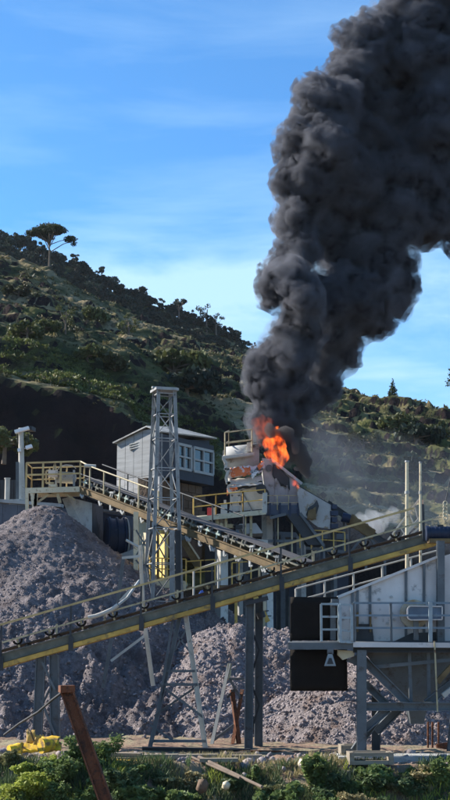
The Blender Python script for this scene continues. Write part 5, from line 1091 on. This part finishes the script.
for px in range(-6, 462, 12):
    for row in (0, 1):
        x = px + g2.uniform(-5, 5) + row * 6; py = (800 if row else 786) + g2.uniform(-6, 8); Y = (34.9 if row else 36.1) + g2.uniform(-.3, .3); k += 1
        if row == 0 and g2.random() < .45: continue
        m_ = g2.choice((l_green, l_green, l_dgreen, l_olw, l_yell if x < 90 else l_green)); h = g2.uniform(.3, .7) * (1.1 if row else .7)
        cnt[row] += 1; o_ = cnt[row]; od = f"{o_}{'th' if 10 < o_ % 100 < 14 else {1: 'st', 2: 'nd', 3: 'rd'}.get(o_ % 10, 'th')}"
        plant('bank_weed', x, py, Y, h, g2.uniform(.32, .6), 1100, m_, g2.uniform(.035, .07), f"{'yellow green' if m_ is l_yell else 'dull olive' if m_ is l_olw else 'dark green' if m_ is l_dgreen else 'mid green'} weed, {od} from the left in the {'lower' if row else 'upper'} row on the bank", 'weed', 700 + k, 'weeds filling the bank between the larger plants', stems=6)
# grass blades on the bank
def blades(n, y0, y1, m, name, label, seed, hmin, hmax, cut=-.1, sc0=1.1):
    g = np.random.default_rng(seed); px = g.uniform(-15, 465, n); Y = g.uniform(y0, y1, n); X = (px - 225) / F * Y
    k = fbm(np.stack([X * sc0, Y * sc0], -1), 3, seed=seed) > cut; X, Y = X[k], Y[k]; n = len(X); Zg = ground_z(X, Y); h = g.uniform(hmin, hmax, n); a = g.uniform(0, 6.28, n); w_ = .012 + .012 * g.random(n)
    b = np.stack([X, Y, Zg], -1); side = np.stack([np.cos(a), np.sin(a), 0 * a], -1) * w_[:, None]; lean = np.stack([g.normal(0, .35, n) * h, g.normal(0, .35, n) * h, h], -1)
    v = np.stack([b - side, b + side, b + lean * .6 + side * .6, b + lean], 1).reshape(-1, 3); f = np.arange(n * 4).reshape(n, 4); return setp(addmesh(name, npmesh(name, v, f, m)), label, None, None, 'stuff')
blades(30000, 33.0, 37.2, l_dgreen, 'bank_grass', 'dark green grass covering the bank', 61, .08, .32)
blades(26000, 33.5, 38.5, l_dry, 'dry_grass', 'dry straw grass along the top of the bank', 62, .05, .22, .0)
blades(12000, 33.5, 36.8, l_yell, 'bright_grass', 'bright yellow green grass on the bank', 63, .1, .35, .12, .6)
# ================================================================== FIRE AND SMOKE
def union_blob(spheres, voxel, name):
    """closed surface round many balls, as numpy arrays"""
    import bmesh as bmod
    ico = bmod.new(); bmod.ops.create_icosphere(ico, subdivisions=2, radius=1); iv = np.array([v.co[:] for v in ico.verts]); fi = np.array([[v.index for v in f.verts] for f in ico.faces]); ico.free()
    S = np.array(spheres); V = (iv[None] * S[:, None, 3:4] + S[:, None, :3]).reshape(-1, 3); Fc = (fi[None] + (np.arange(len(S)) * len(iv))[:, None, None]).reshape(-1, 3)
    me = npmesh(name, V, Fc, m_dark); o = bpy.data.objects.new('tmp', me); COL.objects.link(o); md = o.modifiers.new('r', 'REMESH'); md.mode = 'VOXEL'; md.voxel_size = voxel
    dg = bpy.context.evaluated_depsgraph_get(); ev = o.evaluated_get(dg); m2 = bpy.data.meshes.new_from_object(ev); bpy.data.objects.remove(o); bpy.data.meshes.remove(me)
    co = np.empty(len(m2.vertices) * 3); m2.vertices.foreach_get('co', co); nv = np.empty(len(m2.vertices) * 3, np.float32); m2.vertices.foreach_get('normal', nv)
    return m2, co.reshape(-1, 3), nv.reshape(-1, 3)
def resolve(me_, vox):
    o = bpy.data.objects.new('tmp', me_); COL.objects.link(o); md = o.modifiers.new('r', 'REMESH'); md.mode = 'VOXEL'; md.voxel_size = vox
    ev = o.evaluated_get(bpy.context.evaluated_depsgraph_get()); m2 = bpy.data.meshes.new_from_object(ev); bpy.data.objects.remove(o); return m2
SM = [ # px, py, radius px, depth
 (266, 432, 13, 60.8), (262, 420, 14, 61), (276, 410, 20, 61.4), (268, 395, 20, 61.2), (296, 398, 22, 62.2), (264, 372, 19, 61.3), (284, 378, 24, 61.2), (312, 385, 24, 62.5), (290, 352, 24, 61.2), (268, 352, 15, 61.6), (318, 362, 28, 62.4), (340, 352, 20, 62.6),
 (300, 325, 24, 61.4), (330, 330, 28, 62.2), (352, 322, 24, 62.6), (283, 338, 16, 61.4), (274, 290, 15, 61.6), (290, 280, 20, 61.2), (302, 300, 22, 60.9), (330, 298, 28, 62), (362, 300, 30, 62.4), (392, 300, 20, 62.6), (398, 285, 18, 62.4), (380, 322, 16, 62.8),
 (278, 268, 15, 62), (300, 252, 22, 62), (342, 275, 12, 61.5), (350, 250, 34, 62.6), (385, 262, 26, 62.4), (405, 262, 14, 62.4), (396, 240, 22, 62.3), (296, 222, 22, 62), (320, 215, 34, 62.6), (360, 215, 36, 63), (400, 215, 30, 62.6), (430, 222, 22, 63), (450, 220, 22, 63),
 (286, 185, 16, 62.2), (308, 180, 28, 62.2), (345, 180, 36, 62.8), (385, 180, 34, 62.2), (425, 190, 36, 63), (460, 190, 36, 63.4), (300, 140, 24, 62.6), (325, 150, 30, 62.4), (360, 145, 38, 63), (400, 140, 36, 62.6), (440, 145, 38, 62.8), (305, 103, 18, 62.4), (330, 110, 26, 62.8), (365, 105, 36, 63.2), (405, 100, 38, 63), (448, 105, 38, 62.6),
 (352, 75, 28, 63.2), (338, 78, 16, 63), (352, 48, 22, 63.2), (374, 28, 20, 63.3), (392, 12, 18, 63.5), (309, 92, 15, 62.6), (404, -2, 6, 63), (385, 65, 32, 63.2), (425, 62, 36, 63), (465, 60, 40, 63.2), (395, 35, 24, 63.4), (425, 25, 28, 63.4), (455, 15, 36, 63.6), (440, -10, 26, 63.6), (470, -30, 40, 64), (408, 0, 0.1, 64), (470, 245, 20, 63.5), (490, 140, 40, 63.5), (500, 60, 45, 64), (505, 200, 40, 64)]
sp = []
for x, y, r, Y in SM:
    if y < 200 and x < 400: x += 5
    # the shaded hollow of the plume lies back, the lit billows left and right of it bulge forward
    Y = Y + 2.6 * math.exp(-(((x - 392) / 34) ** 2 + ((y - 135) / 52) ** 2)) + 2.2 * math.exp(-(((x - 330) / 30) ** 2 + ((y - 375) / 45) ** 2)) - 1.7 * math.exp(-(((x - 330) / 45) ** 2 + ((y - 130) / 70) ** 2)) - 1.5 * math.exp(-(((x - 292) / 24) ** 2 + ((y - 300) / 70) ** 2)) + 1.5 * math.exp(-(((x - 340) / 40) ** 2 + ((y - 235) / 30) ** 2))
    p = P(x, y, Y); rr = r / F * Y * .90; 
    if rr < .1: continue
    sp.append((*p, rr)); nk = int(7 + rr * 5)
    for k in range(nk):
        d = V3((rnd.gauss(0, 1), rnd.gauss(0, 1) * 1.0, rnd.gauss(0, 1))).normalized(); r2 = rr * rnd.uniform(.30, .55); c = p + d * (rr * .83 - r2 * .1); sp.append((*c, r2))
        for j in range(1):
            e = (d + V3((rnd.gauss(0, .7), rnd.gauss(0, .7), rnd.gauss(0, .7)))).normalized(); sp.append((*(c + e * r2 * .8), r2 * rnd.uniform(.3, .5)))
# keep the little window of sky
hole = P(328, 268, 62); 
def inhole(s):
    k = s[1] / 62; return abs(s[0] - hole.x * k) < s[3] + .14 and abs(s[2] - hole.z) < s[3] + .04
me, co, nv = union_blob([s for s in sp if not (s[3] < .8 and inhole(s))], .085, 'smoke_plume')
zc = (co[:, 2] - co[:, 2].min()) / 20.0
def billow(co, s, seed): d, c = worley(co * s, seed); return np.sqrt(np.clip(1 - (d / .95) ** 2, 0, 1)) - .6
warp = np.stack([fbm(co * .7 + 7 * i, 3, seed=501 + i) for i in range(3)], -1)
grow = np.clip(.55 + zc * .8, .5, 1.3)
disp = (billow(co + warp * .5, 1.05, 511) * .30 + billow(co + warp * .35, 2.3, 521) * .22 + billow(co + warp * .2, 5.0, 531) * .12 + billow(co + warp * .3, 9.5, 551) * .06) * grow + fbm(co * .5, 3, seed=541) * .25
co2 = co + nv * disp[:, None] + warp * .22 * grow[:, None]
me.vertices.foreach_set('co', co2.astype(np.float32).ravel()); me.update(); me = resolve(me, .055)
def volmat(name, dens, col, aniso=.3, noise=None, emis=None, absorb=(0, 0, 0)):
    m = bpy.data.materials.new(name); m.use_nodes = True; t = m.node_tree; t.nodes.clear(); o = N(t, 'ShaderNodeOutputMaterial'); v = N(t, 'ShaderNodeVolumePrincipled')
    v.inputs['Color'].default_value = (*col, 1); v.inputs['Density'].default_value = dens; v.inputs['Anisotropy'].default_value = aniso; v.inputs['Absorption Color'].default_value = (*absorb, 1); v.inputs['Density Attribute'].default_value = ''
    t.links.new(v.outputs[0], o.inputs['Volume'])
    if noise:
        g = N(t, 'ShaderNodeNewGeometry'); n = N(t, 'ShaderNodeTexNoise'); n.inputs['Scale'].default_value = noise[0]; n.inputs['Distortion'].default_value = .7; n.inputs['Detail'].default_value = noise[3] if len(noise) > 3 else 3
        mpn = N(t, 'ShaderNodeMapping'); mpn.inputs['Scale'].default_value = noise[4] if len(noise) > 4 else (1, 1, 1); t.links.new(g.outputs['Position'], mpn.inputs[0]); t.links.new(mpn.outputs[0], n.inputs['Vector'])
        r = ramp(t, [(noise[1], 0), (noise[2], 1)]); t.links.new(n.outputs['Fac'], r.inputs[0]); t.links.new(math_(t, 'MULTIPLY', r.outputs[0], dens), v.inputs['Density'])
        if emis:
            rc = ramp(t, [(noise[1], (.35, .008, .0)), ((noise[1] + noise[2]) / 2, (1, .08, .004)), (noise[2] + .04, (1, .26, .03))]); t.links.new(n.outputs['Fac'], rc.inputs[0]); t.links.new(rc.outputs[0], v.inputs['Emission Color']); t.links.new(math_(t, 'MULTIPLY', r.outputs[0], emis), v.inputs['Emission Strength'])
    return m

mid_ = me.copy(); mc = np.empty(len(mid_.vertices) * 3); mid_.vertices.foreach_get('co', mc); mn = np.empty(len(mid_.vertices) * 3, np.float32); mid_.vertices.foreach_get('normal', mn); mc = mc.reshape(-1, 3); mn = mn.reshape(-1, 3)
mw = np.stack([fbm(mc * 2.2 + 4 * i, 3, .6, seed=651 + i) for i in range(3)], -1); hgt = np.clip((mc[:, 2] - mc[:, 2].min()) / 20, 0, 1)[:, None]
core_ = mc - mn * (.10 + .16 * hgt); me.vertices.foreach_set('co', core_.astype(np.float32).ravel()); me.update(); me = resolve(me, .07)
mc = mc + mn * (.05 + .16 * hgt) + mw * (.16 + .30 * hgt); mid_.vertices.foreach_set('co', mc.astype(np.float32).ravel()); mid_.update(); mid_ = resolve(mid_, .08); mid_.materials.clear()
m_veil = volmat('rolling_smoke_veil', 5.0, (.165, .17, .195), .1, (2.4, .43, .60, 7)); m_veil.cycles.volume_step_rate = .06; mid_.materials.append(m_veil); mid_.name = 'smoke_veil'  # skin paler and bluer than the core, its lit look put into the colour
vo = bpy.data.objects.new('smoke_veil', mid_); COL.objects.link(vo); setp(vo, 'rolling grey skin of the black smoke plume', None, None, 'stuff')
m_smoke = volmat('dense_dark_smoke', 14.0, (.08, .08, .09), 0, (1.7, .40, .52, 7)); m_smoke.cycles.volume_step_rate = .06; m_smokeh = volmat('black_low_smoke', 5, (.15, .14, .14), 0); me.materials.clear(); me.materials.append(m_smoke); me.polygons.foreach_set('use_smooth', np.ones(len(me.polygons), bool))
so_ = bpy.data.objects.new('smoke_plume', me); COL.objects.link(so_); setp(so_, 'thick black smoke plume billowing up and to the right from the fire', None, None, 'stuff')
# soft fringe round the plume, coloured paler as if lit
sp2 = [(s[0], s[1], s[2], s[3] * 1.0 + .22) for s in sp if s[3] > .3]
m3, c3, n3 = union_blob(sp2, .2, 'smoke_fringe'); w3 = np.stack([fbm(c3 * .9 + 5 * i, 3, seed=601 + i) for i in range(3)], -1)
c3 = c3 + n3 * ((billow(c3 + w3 * .4, 1.4, 611) * .5 + billow(c3, 3.2, 621) * .2) * np.clip(.35 + (c3[:, 2] - c3[:, 2].min()) / 16, 0, 1.2))[:, None] + w3 * .3
m3.vertices.foreach_set('co', c3.astype(np.float32).ravel()); m3.update(); m3 = resolve(m3, .2); m3.materials.clear(); m3.materials.append(fringe_ := volmat('thin_smoke_fringe', 1.5, (.30, .31, .35), .1, (1.0, .44, .66, 6))); fringe_.cycles.volume_step_rate = .06; o3 = bpy.data.objects.new('smoke_fringe', m3); COL.objects.link(o3); setp(o3, 'thin grey smoke fraying off the edge of the black plume', None, None, 'stuff')
# drifting thin smoke over the right hillside, and white wisps
def softblob(name, balls, vox, m, label, amp=.5, s=.8):
    mm, c, nn_ = union_blob([(*P(x, y, Y), r / F * Y) for x, y, r, Y in balls], vox, name); ww = np.stack([fbm(c * s + 3 * i, 3, seed=701 + i) for i in range(3)], -1); c = c + ww * amp + nn_ * (billow(c, s * 1.6, 711) * amp * .8)[:, None]
    mm.vertices.foreach_set('co', c.astype(np.float32).ravel()); mm.update(); mm = resolve(mm, vox); mm.materials.clear(); mm.materials.append(m); o = bpy.data.objects.new(name, mm); COL.objects.link(o); return setp(o, label, None, None, 'stuff')
m_thin = volmat('drifting_smoke', .010, (.66, .76, .92), .2)
softblob('drifting_smoke', [(345, 470, 45, 84), (385, 480, 48, 85), (425, 490, 45, 86), (465, 500, 50, 86), (340, 510, 35, 80), (395, 520, 45, 82), (445, 525, 45, 82), (320, 440, 30, 80)], .45, m_thin, 'thin bluish smoke drifting over the right hillside behind the plant', 1.2, .25)
softblob('drifting_smoke', [(318, 420, 22, 68), (335, 440, 26, 69), (350, 465, 24, 70), (330, 395, 16, 68)], .3, volmat('grey_haze_smoke', .02, (.5, .53, .6), .2), 'thin grey smoke just right of the flames', .6, .5)
softblob('white_smoke_puff', [(362, 519, 7, 64), (371, 517, 8, 64.4), (382, 519, 9, 64.6), (392, 514, 7, 65), (376, 527, 10, 64.4), (366, 526, 7, 64)], .09, volmat('white_smoke', .38, (.93, .95, .98), .2), 'small white smoke puffs beside the sloping tail conveyor', .3, 2.2)
# flames
def flame(balls, vox, m, label, seed):
    t = thing('flame', P(balls[0][0], balls[0][1], balls[0][3]), label, 'flame', 'flames on the burning plant'); mm, c, nn_ = union_blob([(*P(x, y, Y), r / F * Y) for x, y, r, Y in balls], vox, 'fire_tongue')
    ww = np.stack([fbm(c * (2.2, 2.2, 1.1) + 3 * i + seed, 3, seed=801 + i) for i in range(3)], -1); c = c + ww * .32 + nn_ * (billow(c * (1, 1, .5), 3.2, 811) * .14)[:, None]
    mm.vertices.foreach_set('co', (c - np.array(BASE[t.name])).astype(np.float32).ravel()); mm.update(); mm.materials.clear(); mm.materials.append(m); o = bpy.data.objects.new('fire_tongue', mm); COL.objects.link(o); o.parent = t; return t
m_fire = volmat('fire', 2.2, (.25, .12, .08), 0, (4.2, .44, .62, 6, (1, 1, .5)), 2.7)
m_fire2 = volmat('dull_fire', 2.4, (.30, .14, .10), 0, (3.4, .45, .74, 6, (1, 1, .55)), .5)
flame([(276, 452, 9, 59.4), (272, 447, 8, 59.4), (280, 440, 6, 59.5), (270, 457, 7, 59.3), (283, 458, 8, 59.5), (275, 434, 5, 59.6), (284, 448, 5, 59.5), (279, 464, 5, 59.5)], .06, m_fire, 'largest orange flame at the foot of the black smoke', 1)
flame([(297, 478, 3.4, 59.2), (296, 473, 2.6, 59.3), (298, 483, 2.6, 59.1)], .05, m_fire, 'small orange flame right of the big one above the second hood', 2)
flame([(262, 436, 8, 59.6), (256, 431, 6, 59.8), (266, 426, 8, 59.8), (270, 438, 7, 59.6), (258, 420, 6, 60)], .07, m_fire2, 'dull red flame glowing inside the smoke above the railed top deck', 3)
# soot-dark lower smoke just over the hood
softblob('smoke_base', [(288, 440, 10, 61), (296, 452, 9, 61), (302, 462, 7, 61), (290, 428, 14, 61.4), (306, 470, 5, 61), (284, 462, 6, 61.2), (276, 425, 13, 61), (264, 444, 7, 60.2), (285, 431, 8, 59.3), (292, 444, 6, 59.2), (269, 428, 7, 59.2), (300, 468, 4, 60)], .09, m_smokeh, 'black smoke rolling low over the burning hood', .35, 1.2)

# ================================================================== AIR
g_ = MB(); g_.box((0, 1350, 64.7), (5100, 3400, 140.6)); hz_ = g_.build('haze', m_dark); hz_.data.materials.clear(); hz_.data.materials.append(volmat('pale_haze', .00005, (.80, .88, 1.0), .2)); setp(hz_, 'thin pale air over the valley', None, None, 'stuff')
